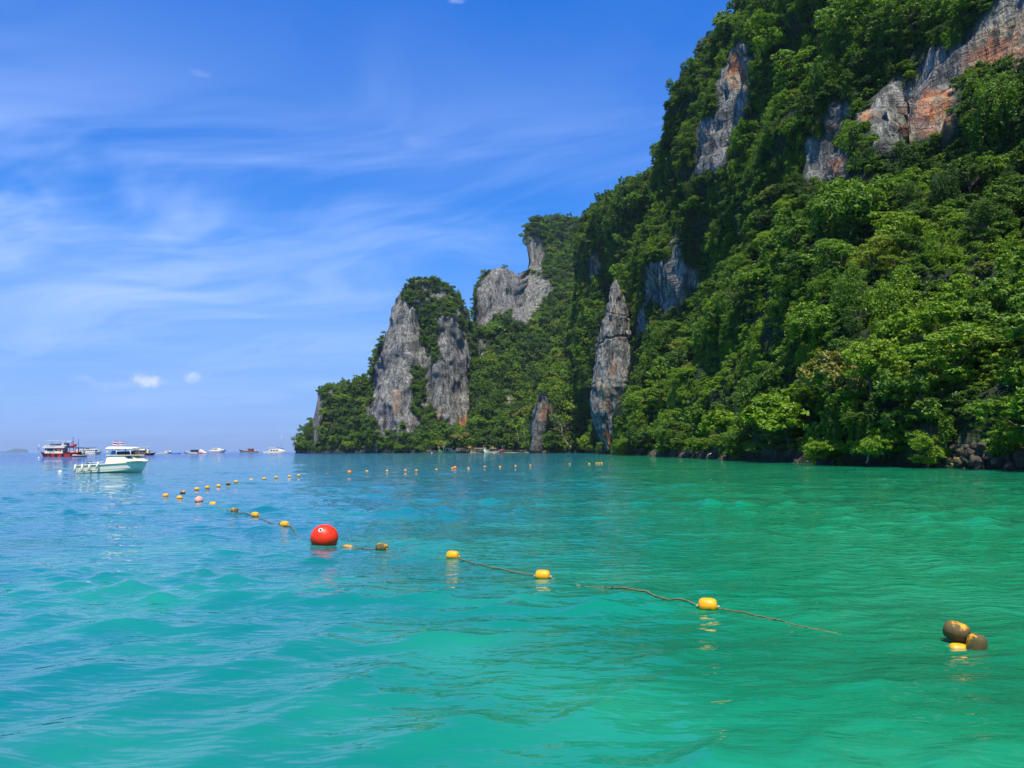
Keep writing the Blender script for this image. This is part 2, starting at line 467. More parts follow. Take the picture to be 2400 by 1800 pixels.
rock_massif = [
    Z1((330, 350), (410, 340), (420, 560), (390, 700), (330, 820), (290, 1000), (110, 1060), (140, 760), (235, 720), (235, 560), (270, 480)),
    Z1((950, 700), (1040, 650), (1080, 760), (1050, 860), (950, 870)), Z1((1130, 740), (1210, 720), (1215, 810), (1140, 830)),
    Z1((820, 930), (960, 920), (1050, 1020), (1050, 1150), (960, 1180), (820, 1150)),
    Z1((1250, 650), (1420, 480), (1400, 640), (1520, 520), (1600, 330), (1800, 300), (1830, 260), (1950, 130), (2030, -20), (2280, -20), (2280, 520), (2180, 430), (2000, 410), (1810, 450), (1780, 600), (1780, 720), (1740, 850), (1560, 870), (1430, 910), (1330, 990), (1280, 940), (1240, 780)),
    Z7((485, 1320), (515, 950), (690, 890), (700, 640), (770, 930), (840, 1000), (815, 1190), (640, 1300), (560, 1180)),
    Z7((390, 1510), (420, 1320), (490, 1280), (480, 1490)), Z7((15, 1030), (20, 880), (60, 840), (105, 940), (95, 1000)),
    Z7((870, 1100), (880, 980), (940, 980), (920, 1100)), Z7((950, 70), (930, -10), (1110, -10), (1080, 40), (990, 80)),
]
def swell(poly, k):
    cx = sum(p[0] for p in poly) / len(poly); cy_ = sum(p[1] for p in poly) / len(poly)
    return [(cx + (a - cx) * k, cy_ + (b - cy_) * k) for a, b in poly]
rock_massif = [swell(p, 1.22 if len(p) < 16 else 1.10) for p in rock_massif]
stain_massif = [(Z1((330, 340), (410, 340), (420, 560), (300, 560), (270, 480)), 1.0), (Z1((960, 780), (1060, 780), (1050, 880), (950, 880)), 0.6),
    (Z1((1120, 720), (1220, 710), (1220, 830), (1130, 840)), 1.0), (Z1((960, 1020), (1060, 1020), (1050, 1150), (950, 1150)), 0.8),
    (Z1((1430, 920), (1480, 740), (1590, 560), (1790, 580), (1780, 730), (1740, 870), (1560, 880)), 0.95),
    (Z1((1800, 460), (1840, 300), (2020, 150), (2280, 120), (2280, 560)), 0.75), (Z7((20, 880), (60, 840), (105, 940), (60, 960)), 0.9)]

# --- the great wall of the main massif: (x, [(y, distance) ...] from the bank to the ridge); waterline first
massif_cols = []
def mcol(x, wl, pts, xs=None):
    base = on_water(x, 1300); d0 = Vector((base.x, base.y, 0)).normalized()
    k = wl / d0.y if d0.y else wl
    P0 = Vector((d0.x * wl / d0.y, wl, 0))
    inn = Vector((0.62, 0.78, 0))
    col = [P0 - inn * 5 + Vector((0, 0, -4)), P0 + Vector((0, 0, 0.1)), P0 + inn * 1.6 + Vector((0, 0, 1.5)), P0 + inn * 6.5 + Vector((0, 0, 3.6))]
    for i, (y, dd) in enumerate(pts):
        col.append(pt(x if xs is None else xs[i], y, dd))
    top = col[-1]
    col.append(top + Vector((30, 40, -4))); col.append(top + Vector((90, 120, -30)))
    massif_cols.append(col)
#        levels: slope mid, slope top (cliff foot), cliff mid, cliff top, upper slope, ridge
mcol(3500, 40, [(700, 48), (350, 56), (100, 62), (-300, 70), (-900, 100), (-1700, 130)])
mcol(2900, 56, [(800, 72), (480, 90), (240, 100), (-60, 108), (-600, 140), (-1200, 180)])
mcol(2600, 64, [(800, 82), (520, 104), (310, 116), (0, 122), (-450, 150), (-950, 195)])
mcol(2400, 71, [(800, 92), (540, 116), (350, 128), (40, 136), (-330, 165), (-700, 212)])
mcol(2200, 82, [(800, 102), (560, 128), (400, 138), (170, 148), (-140, 178), (-460, 220)])
mcol(2000, 95, [(820, 116), (600, 142), (420, 152), (210, 162), (-20, 190), (-260, 232)])
mcol(1880, 112, [(850, 136), (680, 164), (450, 178), (250, 188), (60, 214), (-110, 254)])
mcol(1800, 127, [(880, 150), (730, 184), (490, 202), (300, 212), (120, 238), (0, 278)])
mcol(1740, 140, [(900, 165), (770, 204), (530, 224), (350, 236), (170, 258), (48, 300)])
mcol(1680, 156, [(930, 182), (800, 222), (560, 246), (390, 258), (230, 276), (140, 315)])
mcol(1630, 174, [(950, 200), (820, 242), (600, 266), (430, 276), (330, 294), (272, 325)])
mcol(1590, 192, [(960, 218), (840, 260), (630, 284), (490, 294), (430, 312), (396, 345)])
mcol(1540, 222, [(975, 246), (870, 286), (670, 308), (540, 318), (470, 336), (425, 365)])
mcol(1490, 262, [(985, 285), (900, 318), (700, 342), (560, 352), (500, 372), (458, 400)])
mcol(1450, 310, [(990, 330), (920, 352), (720, 375), (590, 386), (530, 408), (487, 435)])
mcol(1410, 372, [(1000, 390), (940, 408), (740, 428), (640, 440), (570, 458), (520, 485)])
mcol(1380, 430, [(1000, 450), (950, 470), (770, 490), (690, 500), (610, 520), (575, 550)])
mcol(1345, 456, [(1005, 470), (960, 490), (880, 530), (830, 560), (800, 590), (780, 640)])
mcol(1310, 462, [(1015, 475), (975, 490), (920, 520), (890, 545), (870, 570), (860, 600)])
mcol(1283, 470, [(1025, 480), (995, 492), (950, 510), (930, 530), (920, 550), (915, 570)])
mcol(1256, 486, [(1044, 492), (1030, 500), (1015, 510), (1005, 520), (1000, 530), (995, 540)])
massif_cols.reverse()
G = sheet(massif_cols, 1.7)
N = grid_normals(G)
if N[N.shape[0] // 2, N.shape[1] // 2].dot(np.array((-0.7, -0.7, 0.1))) < 0: N = -N
sh = G.shape
Vm = displace(G.reshape(-1, 3), N.reshape(-1, 3), 2.1, big=(36.0, 10.0), flute=(9.0, 2.0), fine=(3.2, 0.8), ledge=1.2)
# bare faces are rougher than the overgrown ones: ribs, pockets and ledges
xx, yy_, ww = project_np(Vm)
bare = np.zeros(len(Vm), bool)
for poly in rock_massif: bare |= in_poly_np(poly, xx, yy_)
Nf = N.reshape(-1, 3)
for k in np.nonzero(bare)[0]:
    p = Vector(Vm[k])
    q = Vector((p.x / 4.2, p.y / 4.2, p.z / 17.0))
    dd = 2.1 * (0.45 - abs(noise.noise(q)) * 2.0) + 1.0 * noise.noise(Vector((p.x / 2.6, p.y / 2.6, p.z / 3.0))) + 0.7 * (0.5 - abs(((p.z / 3.1 + 0.8 * noise.noise(p / 7.0)) % 1.0) - 0.5) * 2)
    Vm[k] += Nf[k] * dd
# a deep cleft splits the upper cliff
xx, yy_, ww = project_np(Vm)
tt = np.clip((yy_ - 175) / 190.0, 0, 1); lx = 2138 - 52 * tt
Vm = Vm - N.reshape(-1, 3) * (8.0 * np.exp(-((xx - lx) / 9.0) ** 2) * np.clip((yy_ - 165) / 30, 0, 1) * np.clip((365 - yy_) / 25, 0, 1))[:, None]
terrains = []
me, soil = finish_terrain("massif", Vm, grid_quads(sh[0], sh[1]), rock_massif, stain_massif, mat_rock)
massif = tag(link_mesh("cliff_terrain", me), "towering jungle-covered limestone massif filling the right side", kind='structure')
terrains.append(('massif', Vm, grid_quads(sh[0], sh[1]), soil))

# --- valley behind the beach, with two rocky back peaks
rock_valley = [Z8((100, 790), (110, 540), (150, 470), (225, 400), (360, 420), (330, 560), (260, 680), (150, 790)), Z8((370, 480), (450, 450), (540, 460), (610, 540), (530, 620), (500, 700), (420, 780), (320, 740), (350, 600)),
    Z8((300, 430), (440, 450), (400, 620), (250, 720), (270, 560)), Z8((405, 440), (430, 290), (455, 190), (520, 230), (540, 330), (530, 440)), Z8((95, 900), (130, 860), (155, 900), (150, 970), (120, 980)), Z8((290, 1200), (320, 1180), (325, 1290), (290, 1290))]
stain_valley = []
vcols = []
def vcol(x, wl, pts, back=(10, 60, -30)):
    d0 = ray(x, 1200); P0 = Vector((d0.x / d0.y * wl, wl, 0))
    col = [P0 + Vector((0, -12, -3)), P0 + Vector((0, 0, 0.1)), P0 + Vector((0, 9, 1.6))]
    for (y, dd) in pts: col.append(pt(x, y, dd))
    col.append(col[-1] + Vector(back)); vcols.append(col)
vcol(980, 575, [(1040, 588), (1015, 640), (960, 730), (930, 740), (900, 745), (880, 750), (870, 765)])
vcol(1040, 565, [(1035, 580), (1010, 640), (950, 725), (900, 735), (850, 740), (820, 745), (800, 756)])
vcol(1085, 560, [(1030, 575), (1005, 640), (940, 722), (880, 732), (820, 738), (790, 742), (775, 752)])
vcol(1112, 556, [(1030, 572), (985, 612), (900, 668), (830, 705), (790, 725), (765, 735), (752, 752)])
vcol(1130, 554, [(1030, 570), (970, 602), (880, 650), (810, 695), (760, 722), (700, 735), (672, 760)])
vcol(1150, 552, [(1030, 570), (970, 602), (880, 652), (800, 702), (730, 735), (670, 748), (648, 768)])
vcol(1178, 550, [(1030, 568), (970, 602), (880, 655), (790, 708), (715, 742), (660, 755), (639, 772)])
vcol(1215, 548, [(1030, 566), (970, 602), (880, 655), (790, 712), (710, 750), (665, 775), (648, 800)])
vcol(1236, 546, [(1025, 565), (970, 602), (880, 658), (790, 716), (700, 770), (650, 830), (628, 862)])
vcol(1247, 544, [(1025, 564), (970, 602), (880, 659), (790, 718), (695, 778), (632, 846), (548, 880)])
vcol(1256, 542, [(1025, 562), (970, 602), (880, 660), (790, 720), (690, 785), (622, 852), (524, 888)])
vcol(1285, 536, [(1020, 558), (960, 600), (870, 660), (780, 722), (680, 790), (600, 860), (522, 905)])
vcol(1330, 528, [(1015, 552), (950, 600), (860, 662), (770, 725), (670, 795), (590, 865), (520, 915)])
vcol(1385, 520, [(1010, 548), (940, 602), (850, 668), (760, 732), (660, 800), (590, 870), (525, 925)])
vcol(1450, 510, [(1005, 545), (930, 605), (840, 675), (750, 740), (660, 810), (600, 880), (545, 940)])
G = sheet(vcols, 2.8); sh = G.shape
N = grid_normals(G)
if N[sh[0] // 2, sh[1] // 2].dot(np.array((0, -1, 0.3))) < 0: N = -N
Vv = displace(G.reshape(-1, 3), N.reshape(-1, 3), 3.4, big=(46.0, 9.0), flute=(14.0, 4.0), fine=(5.0, 1.8), ledge=0.6, seed=31.0, keep_low=30.0)
me, soil = finish_terrain("valley", Vv, grid_quads(sh[0], sh[1]), rock_valley, stain_valley, mat_rock)
valley = tag(link_mesh("valley_terrain", me), "forested valley rising to two rocky peaks behind the beach", kind='structure')
terrains.append(('valley', Vv, grid_quads(sh[0], sh[1]), soil))

# --- lofted rocks: outline from left and right edges at each height, real depth behind
def loft(outline, Yc, thick, nseg, nlev, expo=2.6, lean=0.0, jag=None):
    """outline: [(y, xl, xr)] top to bottom; Yc centre distance, thick = half depth (or function of t)"""
    ys = np.array([o[0] for o in outline], float); xl = np.array([o[1] for o in outline], float); xr = np.array([o[2] for o in outline], float)
    yy = np.linspace(ys[0], ys[-1], nlev)
    rows_ = []
    for y in yy:
        a = np.interp(y, ys, xl); b = np.interp(y, ys, xr)
        A = pt(a, y, Yc); B = pt(b, y, Yc)
        c = (A + B) / 2; hw = (B - A).length / 2
        t = (y - ys[0]) / (ys[-1] - ys[0])
        th_ = thick(t) if callable(thick) else thick
        th_ = min(th_, hw * 3.0)
        ring = []
        for k in range(nseg):
            an = 2 * math.pi * k / nseg
            ca, sa = math.cos(an), math.sin(an)
            ring.append((c.x + hw * math.copysign(abs(ca) ** (2 / expo), ca), c.y + lean * (1 - t) + th_ * math.copysign(abs(sa) ** (2 / expo), sa), c.z))
        rows_.append(ring)
    V = np.array(rows_)                                   # (nlev, nseg, 3)
    return V
def loft_mesh(V):
    nl, ns, _ = V.shape
    i = np.arange(nl - 1)[:, None] * ns + np.arange(ns)[None, :]
    j = np.arange(nl - 1)[:, None] * ns + (np.arange(ns)[None, :] + 1) % ns
    q = np.stack([i, i + ns, j + ns, j], -1).reshape(-1, 4)
    # cap the top with a fan folded into quads
    capc = V[0].mean(0) + np.array((0, 0, 0.4))
    verts = np.concatenate([V.reshape(-1, 3), capc[None]])
    k = np.arange(0, ns, 2)
    cap = np.stack([np.full(len(k), len(verts) - 1), (k) % ns, (k + 1) % ns, (k + 2) % ns], -1)
    return verts, np.concatenate([q, cap])
def loft_normals(V):
    c = V.mean(1, keepdims=True)
    n = V - c; n[..., 2] *= 0.15
    n /= np.linalg.norm(n, axis=2, keepdims=True) + 1e-9
    return n

pin_outline = [(653, 993, 1003), (656, 982, 1014), (661, 971, 1024), (668, 961, 1036), (676, 952, 1048), (700, 928, 1068), (726, 921, 1086), (755, 914, 1092), (792, 907, 1092), (836, 893, 1093), (860, 889, 1094), (925, 882, 1096),
               (967, 877, 1100), (1000, 886, 1104), (1030, 890, 1112), (1064, 884, 1120)]
Vp = loft(pin_outline, 668, lambda t: 34 + 36 * t, 230, 130, 3.2, lean=26)
Np = loft_normals(Vp)
nl, ns, _ = Vp.shape
Vp = displace(Vp.reshape(-1, 3), Np.reshape(-1, 3), 2, big=(30.0, 5.0), flute=(12.0, 4.6), fine=(4.0, 1.5), ledge=0.35, seed=77.0, keep_low=10).reshape(nl, ns, 3)
# the green cleft between the two bare faces
xx, yy_, ww = project_np(Vp.reshape(-1, 3))
cl = np.exp(-((xx - (990 + (yy_ - 800) * 0.035)) / 22.0) ** 2) * np.clip((yy_ - 700) / 60, 0, 1)
front = (Vp.reshape(-1, 3)[:, 1] < 668)
Vp = (Vp.reshape(-1, 3) + np.array((0, 1, 0)) * (cl * 15 * front)[:, None])
verts, quads = loft_mesh(Vp.reshape(nl, ns, 3))
rock_pin = [ZP((935, 300), (1000, 250), (1060, 330), (1150, 390), (1170, 560), (1165, 800), (1080, 830), (1090, 1000), (1100, 1180), (1040, 1290), (980, 1400), (850, 1400), (760, 1250), (800, 900), (880, 600)),
            ZP((1360, 430), (1450, 440), (1560, 600), (1600, 800), (1560, 1000), (1620, 1120), (1600, 1380), (1480, 1370), (1330, 1320), (1230, 1100), (1220, 880), (1380, 800), (1310, 690)),
            ZP((1040, 1240), (1090, 1220), (1130, 1290), (1120, 1420), (1040, 1420)), ZP((1160, 190), (1240, 160), (1230, 240)), ZP((1190, 700), (1240, 700), (1220, 900), (1170, 870))]
stain_pin = [(ZP((1500, 1290), (1620, 1230), (1610, 1390), (1480, 1390)), 1.0), (ZP((930, 1050), (1010, 1050), (1000, 1260), (930, 1260)), 0.35), (ZP((1290, 1240), (1350, 1220), (1350, 1330), (1290, 1310)), 0.5)]
me, soil = finish_terrain("pinnacle", verts, quads, rock_pin, stain_pin, mat_rock)
pinnacle = tag(link_mesh("rock_headland", me), "grey domed limestone pinnacle with two bare faces above the bay", "rock")
terrains.append(('pinnacle', verts, quads, soil))

# --- the low wooded point left of the pinnacle
hcols = []
def hcol(x, wl, pts):
    d0 = ray(x, 1200); P0 = Vector((d0.x / d0.y * wl, wl, 0))
    col = [P0 + Vector((0, -8, -3)), P0 + Vector((0, 0, 0.2)), P0 + Vector((0, 3, 3.0))]
    for (y, dd) in pts: col.append(pt(x, y, dd))
    e = col[-1]; col.append(e + Vector((0, 25, -3))); col.append(Vector((e.x, e.y + 70, -4))); hcols.append(col)
hcol(690, 740, [(1057, 745), (1056, 750), (1055, 756)])
hcol(712, 722, [(1048, 731), (1043, 740), (1038, 752)])
hcol(734, 706, [(1035, 715), (1012, 730), (990, 745)])
hcol(746, 698, [(1018, 708), (970, 718), (930, 735)])
hcol(765, 690, [(1018, 702), (960, 716), (908, 735)])
hcol(800, 676, [(1020, 690), (965, 706), (915, 730)])
hcol(835, 660, [(1015, 676), (955, 698), (913, 725)])
hcol(865, 645, [(1012, 664), (950, 690), (893, 720)])
hcol(895, 628, [(1010, 648), (950, 675), (870, 710)])
hcol(940, 606, [(1030, 622), (1010, 635), (990, 645)])
hcol(1000, 585, [(1032, 596), (1015, 606), (1000, 615)])
hcol(1060, 568, [(1036, 580), (1022, 590), (1010, 600)])
hcol(1110, 560, [(1036, 574), (1022, 584), (1010, 595)])
G = sheet(hcols, 3.0); sh = G.shape
N = grid_normals(G)
if N[sh[0] // 2, sh[1] // 2].dot(np.array((0, -1, 0.3))) < 0: N = -N
Vh = displace(G.reshape(-1, 3), N.reshape(-1, 3), 3.0, big=(30.0, 3.5), flute=(9.0, 1.5), fine=(5.0, 0.8), ledge=0.6, seed=131.0, keep_low=20.0)
rock_point = [ZP((255, 1190), (330, 1090), (345, 1150), (330, 1320), (310, 1480), (280, 1540), (260, 1260)), ZP((400, 960), (450, 970), (450, 1000), (390, 1000)), ZP((380, 1080), (440, 1050), (440, 1120))]
me, soil = finish_terrain("point", Vh, grid_quads(sh[0], sh[1]), rock_point, [], mat_rock)
pointland = tag(link_mesh("headland_terrain", me), "low wooded headland running out left of the pinnacle", kind='structure')
terrains.append(('point', Vh, grid_quads(sh[0], sh[1]), soil))

mat_butt = rock_material("buttress_limestone", 0.72, 0.10, 0.4)
# --- pale buttress beside the beach
but_outline = [(918, 1268, 1283), (932, 1263, 1288), (945, 1257, 1290), (965, 1250, 1292), (990, 1247, 1292), (1015, 1247, 1284), (1040, 1246, 1276), (1064, 1244, 1272)]
Vb = loft(but_outline, 472, 8, 44, 40, 2.6, lean=4)
nb_ = Vb.shape
Vb = displace(Vb.reshape(-1, 3), loft_normals(Vb).reshape(-1, 3), 1, big=(14.0, 1.2), flute=(4.5, 1.4), fine=(2.0, 0.7), ledge=0.2, seed=205, keep_low=4).reshape(nb_)
verts, quads = loft_mesh(Vb)
me, soil = finish_terrain("buttress", verts, quads, [], [(Z8((520, 1270), (600, 1340), (580, 1400), (510, 1400)), 0.5)], mat_butt, 0.0)
tag(link_mesh("rock_buttress", me), "small rock buttress rising beside the beach, left of the tall spire", "rock")

# --- the leaning rock spire
sp_pts_l = [(657, 1440), (668, 1434), (697, 1425), (720, 1420), (748, 1413), (784, 1403), (827, 1398), (863, 1392), (907, 1387), (940, 1384), (968, 1385), (985, 1389), (1001, 1396), (1020, 1403), (1033, 1408), (1048, 1416), (1064, 1420)]
sp_pts_r = [(657, 1446), (668, 1450), (697, 1459), (720, 1471), (748, 1476), (770, 1475), (784, 1471), (790, 1469), (806, 1476), (824, 1482), (842, 1488), (860, 1495), (880, 1496), (914, 1492), (950, 1485), (985, 1472), (1010, 1458), (1030, 1446), (1048, 1436), (1064, 1434)]
ysu = np.array(sorted(set([a for a, b in sp_pts_l] + [a for a, b in sp_pts_r])))
sp_outline = [(y, np.interp(y, *zip(*sp_pts_l)), np.interp(y, *zip(*sp_pts_r))) for y in ysu]
SPY = 330.0
Vs = loft(sp_outline, SPY, lambda t: 1.2 + 9.0 * min(1, t * 1.6) * (1 - 0.55 * max(0, t - 0.6) / 0.4), 110, 190, 2.3)
nsp = Vs.shape
Ns = loft_normals(Vs).reshape(-1, 3)
Fl = Vs.reshape(-1, 3)
out = Fl.copy()
for k in range(len(Fl)):
    p = Vector(Fl[k])
    dd = 0.9 * noise.noise(p / 6.0) + 0.95 * (0.4 - abs(noise.noise(Vector((p.x / 2.6, p.y / 2.6, p.z / 16.0)))) * 2.0) + 0.4 * (0.4 - abs(noise.noise(Vector((p.x / 1.2 + 7, p.y / 1.2, p.z / 6.0)))) * 2.0)
    dd += 0.34 * noise.noise(Vector((p.x / 1.0, p.y / 1.0, p.z / 3.4)))
    # horizontal breaks: bedding cracks at three heights, slanting
    for hz, sl, dep in ((58.5, -0.20, 0.65), (47.0, 0.30, 1.0), (28.5, -0.12, 0.5)):
        e = p.z - hz - sl * (p.x - 40.0) - 2.2 * noise.noise(p / 4.0)
        dd -= dep * math.exp(-(e / 0.38) ** 2)
        dd += 0.35 * dep * math.exp(-((e + 1.0) / 0.8) ** 2)
    # blocky facets
    c0 = noise.cell(Vector((p.x / 2.6 + 0.35 * p.z / 6, p.y / 2.6, p.z / 15.0)))
    dd += 0.30 * (c0 - 0.5)
    w = min(1.0, (project(p)[1] - 652) / 40.0)
    out[k] = Fl[k] + Ns[k] * dd * max(0.15, w)
verts, quads = loft_mesh(out.reshape(nsp))
ZS = lambda *p: Z((1360, 640, 3.857, p))
stain_spire = [(ZS((150, 990), (280, 1040), (260, 1240), (170, 1240)), 0.55), (ZS((260, 880), (320, 760), (330, 860), (280, 960)), 0.45), (ZS((200, 1440), (280, 1450), (280, 1570), (210, 1570)), 0.9), (ZS((295, 340), (320, 340), (320, 460), (295, 460)), 0.7), (ZS((125, 900), (160, 920), (150, 990), (130, 990)), 0.9)]
me, soil = finish_terrain("spire", verts, quads, [], stain_spire, mat_spire, 0.0)
spire = tag(link_mesh("rock_spire", me), "tall pointed grey rock spire standing clear of the green cliff", "rock spire")
# knob on the spire's right shoulder
kp = pt(1473, 783, SPY - 3)
bm = bmesh.new(); bmesh.ops.create_icosphere(bm, subdivisions=3, radius=1.5)
for v in bm.verts: v.co += v.co * 0.22 * noise.noise(v.co * 0.9); v.co.z *= 1.15
kme = bpy.data.meshes.new("knob"); bm.to_mesh(kme); bm.free(); kme.materials.append(mat_spire)
kn = link_mesh("knob", kme, spire); kn.location = kp

# --- far island on the horizon
isl = []
iv = []; iff = []
prof = [(-70, 0), (-40, 0.25), (0, 0.40), (10, 0.62), (20, 0.95), (24, 1.0), (34, 0.93), (44, 0.90), (50, 0.97), (53, 0.7), (56, 0.15), (58, 0)]
for i, (x, h) in enumerate(prof):
    P = on_water(x, 1300); dr = Vector((P.x, P.y, 0)).normalized(); c = dr * 18000
    hh = h * 9.5 * 18000 / FPX + 2.0
    for j, (off, k) in enumerate(((-400, 0), (-240, 0.55), (-120, 0.9), (0, 1.0), (160, 0.85), (600, 0))):
        iv.append((c.x + dr.x * off, c.y + dr.y * off, -19.0 + hh * k + (5 * noise.noise(Vector((i * 1.3, j, 0))) if 0 < k else -8)))
for i in range(len(prof) - 1):
    for j in range(5): iff.append((i * 6 + j, (i + 1) * 6 + j, (i + 1) * 6 + j + 1, i * 6 + j + 1))
mt, nt = material("far_island"); finish(nt, principled(nt, (0.055, 0.085, 0.06), 0.95, 0.1))
tag(mesh_obj("distant_island", iv, iff, mt), "hazy blue island on the far left horizon", kind='structure')

# --- beach
mt_sand, nt = material("beach_sand")
geo = nt.new('ShaderNodeNewGeometry')
finish(nt, principled(nt, nt.mix(nt.noise(geo.outputs['Position'], 0.6, 4), (0.20, 0.16, 0.10), (0.32, 0.26, 0.17)), 0.95, 0.1))
bv = []; bf = []
bx = np.linspace(1085, 1262, 40)
for i, x in enumerate(bx):
    wl = np.interp(x, [1085, 1262], [556, 545]); d0 = ray(x, 1200)
    wl += 1.5 * math.sin(i * 0.7)
    for off, zz in ((-14, -0.9), (-3, -0.15), (1, 0.12), (7, 0.45), (16, 0.9), (30, 1.6)):
        Y = wl - 5 + off; bv.append((d0.x / d0.y * Y, Y, zz))
for i in range(39):
    for j in range(5): bf.append((i * 6 + j, (i + 1) * 6 + j, (i + 1) * 6 + j + 1, i * 6 + j + 1))
tag(mesh_obj("beach", bv, bf, mt_sand, smooth=True), "narrow strip of pale sand at the head of the bay", kind='structure')

# ================================================================== vegetation
def leaf_material(name, stops, spec=0.35, transl=0.28):
    mt, nt = material(name)
    hue = nt.attr('hue', 'INSTANCER')
    lt = nt.attr('leaf')
    oi = nt.new('ShaderNodeObjectInfo')
    base = nt.ramp(nt.math('ADD', hue, nt.math('MULTIPLY', nt.math('SUBTRACT', lt, 0.5), 0.22), clamp=True), stops)
    base = nt.mix(nt.math('MULTIPLY', lt, 0.45), base, nt.vmath('MULTIPLY', base, (1.55, 1.45, 1.1)))
    p = principled(nt, base, 0.55, spec)
    tr = nt.new('ShaderNodeBsdfTranslucent'); nt.put(tr.inputs['Color'], nt.vmath('MULTIPLY', base, (1.5, 1.6, 0.6)))
    mx = nt.new('ShaderNodeMixShader'); mx.inputs[0].default_value = transl
    nt.l.new(p, mx.inputs[1]); nt.l.new(tr.outputs[0], mx.inputs[2])
    finish(nt, mx.outputs[0])
    return mt
# hue 0 = dark blue-green ... 0.5 = fresh green ... 0.8 = yellow-green, 1 = dry olive/tan
LEAF = [(0.0, (0.026, 0.064, 0.013)), (0.25, (0.056, 0.116, 0.012)), (0.5, (0.108, 0.202, 0.010)), (0.72, (0.160, 0.265, 0.009)), (0.88, (0.215, 0.255, 0.016)), (1.0, (0.190, 0.165, 0.065))]
mat_leaf = leaf_material("leaves", LEAF)
mat_bark, nt = material("bark")
geo = nt.new('ShaderNodeNewGeometry')
finish(nt, principled(nt, nt.mix(nt.noise(geo.outputs['Position'], 1.4, 3), (0.04, 0.032, 0.024), (0.15, 0.128, 0.10)), 0.9, 0.2))

def unit(v):
    return v / (np.linalg.norm(v, axis=-1, keepdims=True) + 1e-9)
def leaf_mesh(name, P, Nn, size, g, mat, aspect=0.55, droop=0.0):
    """rhombic, slightly folded leaves at points P facing Nn"""
    n = len(P)
    ref = unit(g.normal(size=(n, 3)))
    T = unit(np.cross(Nn, ref)); B = np.cross(Nn, T)
    if droop:
        T[:, 2] -= droop; T = unit(T)
    s = (size * g.uniform(0.6, 1.4, n))[:, None]
    fold = s * g.uniform(0.10, 0.30, (n, 1))
    a = P - T * s; b = P + B * s * aspect - Nn * fold; c = P + T * s; d_ = P - B * s * aspect - Nn * fold
    V = np.stack([a, b, c, d_], 1).reshape(-1, 3)
    i = np.arange(n) * 4
    F = np.concatenate([np.stack([i, i + 1, i + 2], -1), np.stack([i, i + 2, i + 3], -1)])
    me = np_mesh(name, V, F, mat, smooth=False)
    at = me.attributes.new('leaf', 'FLOAT', 'POINT')
    at.data.foreach_set('value', np.repeat(g.random(n), 4).astype(np.float32))
    return me
def crown(name, seed, nclump, per, leaf, rx=1.0, rz=0.85, clump=(0.09, 0.19), lobes=9, flat=0.75, bottom=-0.5, droop=0.0, mat=None, spread=0.72, lobe=(0.26, 0.48)):
    """an uneven crown: boughs (lobes) carry sprays (clumps) of leaves; radius about 1, centre at 0"""
    g = np.random.default_rng(seed)
    lob = unit(g.normal(size=(lobes, 3)) * np.array((1, 1, 0.75)) + np.array((0, 0, 0.12))) * (g.uniform(0.25, 1.0, (lobes, 1)) ** 0.6) * spread
    lobr = g.uniform(*lobe, lobes)
    cen = []; crs = []; outd = []
    while len(cen) < nclump:
        k = g.choice(lobes, p=lobr**2 / (lobr**2).sum()); dv = unit(g.normal(size=3))
        if dv[2] < bottom: continue
        c = lob[k] + dv * lobr[k] * g.uniform(0.6, 1.08)
        if any(j != k and np.linalg.norm(c - lob[j]) < lobr[j] * 0.6 for j in range(lobes)): continue
        cen.append(c); outd.append(unit(dv + 0.6 * c)); crs.append(g.uniform(*clump))
    cen = np.array(cen); outd = np.array(outd); crs = np.array(crs)
    k = np.repeat(np.arange(nclump), per); n = len(k)
    dv = unit(unit(g.normal(size=(n, 3))) + outd[k] * 0.5 + np.array((0, 0, 0.40)))
    rad = crs[k] * g.uniform(0.35, 1.15, n)
    off = dv * rad[:, None]; off[:, 2] *= flat
    P = cen[k] + off
    P[:, 0] *= rx; P[:, 1] *= rx; P[:, 2] *= rz
    Nn = unit(dv * 0.7 + np.array((0, 0, 0.55)) + 0.8 * g.normal(size=(n, 3)))
    if droop:
        st = g.random(nclump)[k] ** 2
        P[:, 2] -= droop * st * g.random(n) * 0.9
    return leaf_mesh(name, P, Nn, leaf, g, mat or mat_leaf)
def tube(pts, radii, ns=6):
    V = []; F = []
    pts = [Vector(p) for p in pts]
    for i, p in enumerate(pts):
        t = (pts[min(i + 1, len(pts) - 1)] - pts[max(i - 1, 0)]).normalized()
        a = t.orthogonal().normalized(); b = t.cross(a)
        for k in range(ns):
            an = 2 * math.pi * k / ns
            V.append(p + (a * math.cos(an) + b * math.sin(an)) * radii[i])
    for i in range(len(pts) - 1):
        for k in range(ns):
            F.append((i * ns + k, i * ns + (k + 1) % ns, (i + 1) * ns + (k + 1) % ns, (i + 1) * ns + k))
    F.append(tuple(range(ns))[::-1]); F.append(tuple(range((len(pts) - 1) * ns, len(pts) * ns)))
    return V, F
def join_tubes(list_):
    V = []; F = []
    for v, f in list_:
        b = len(V); V += v; F += [tuple(i + b for i in q) for q in f]
    return V, F
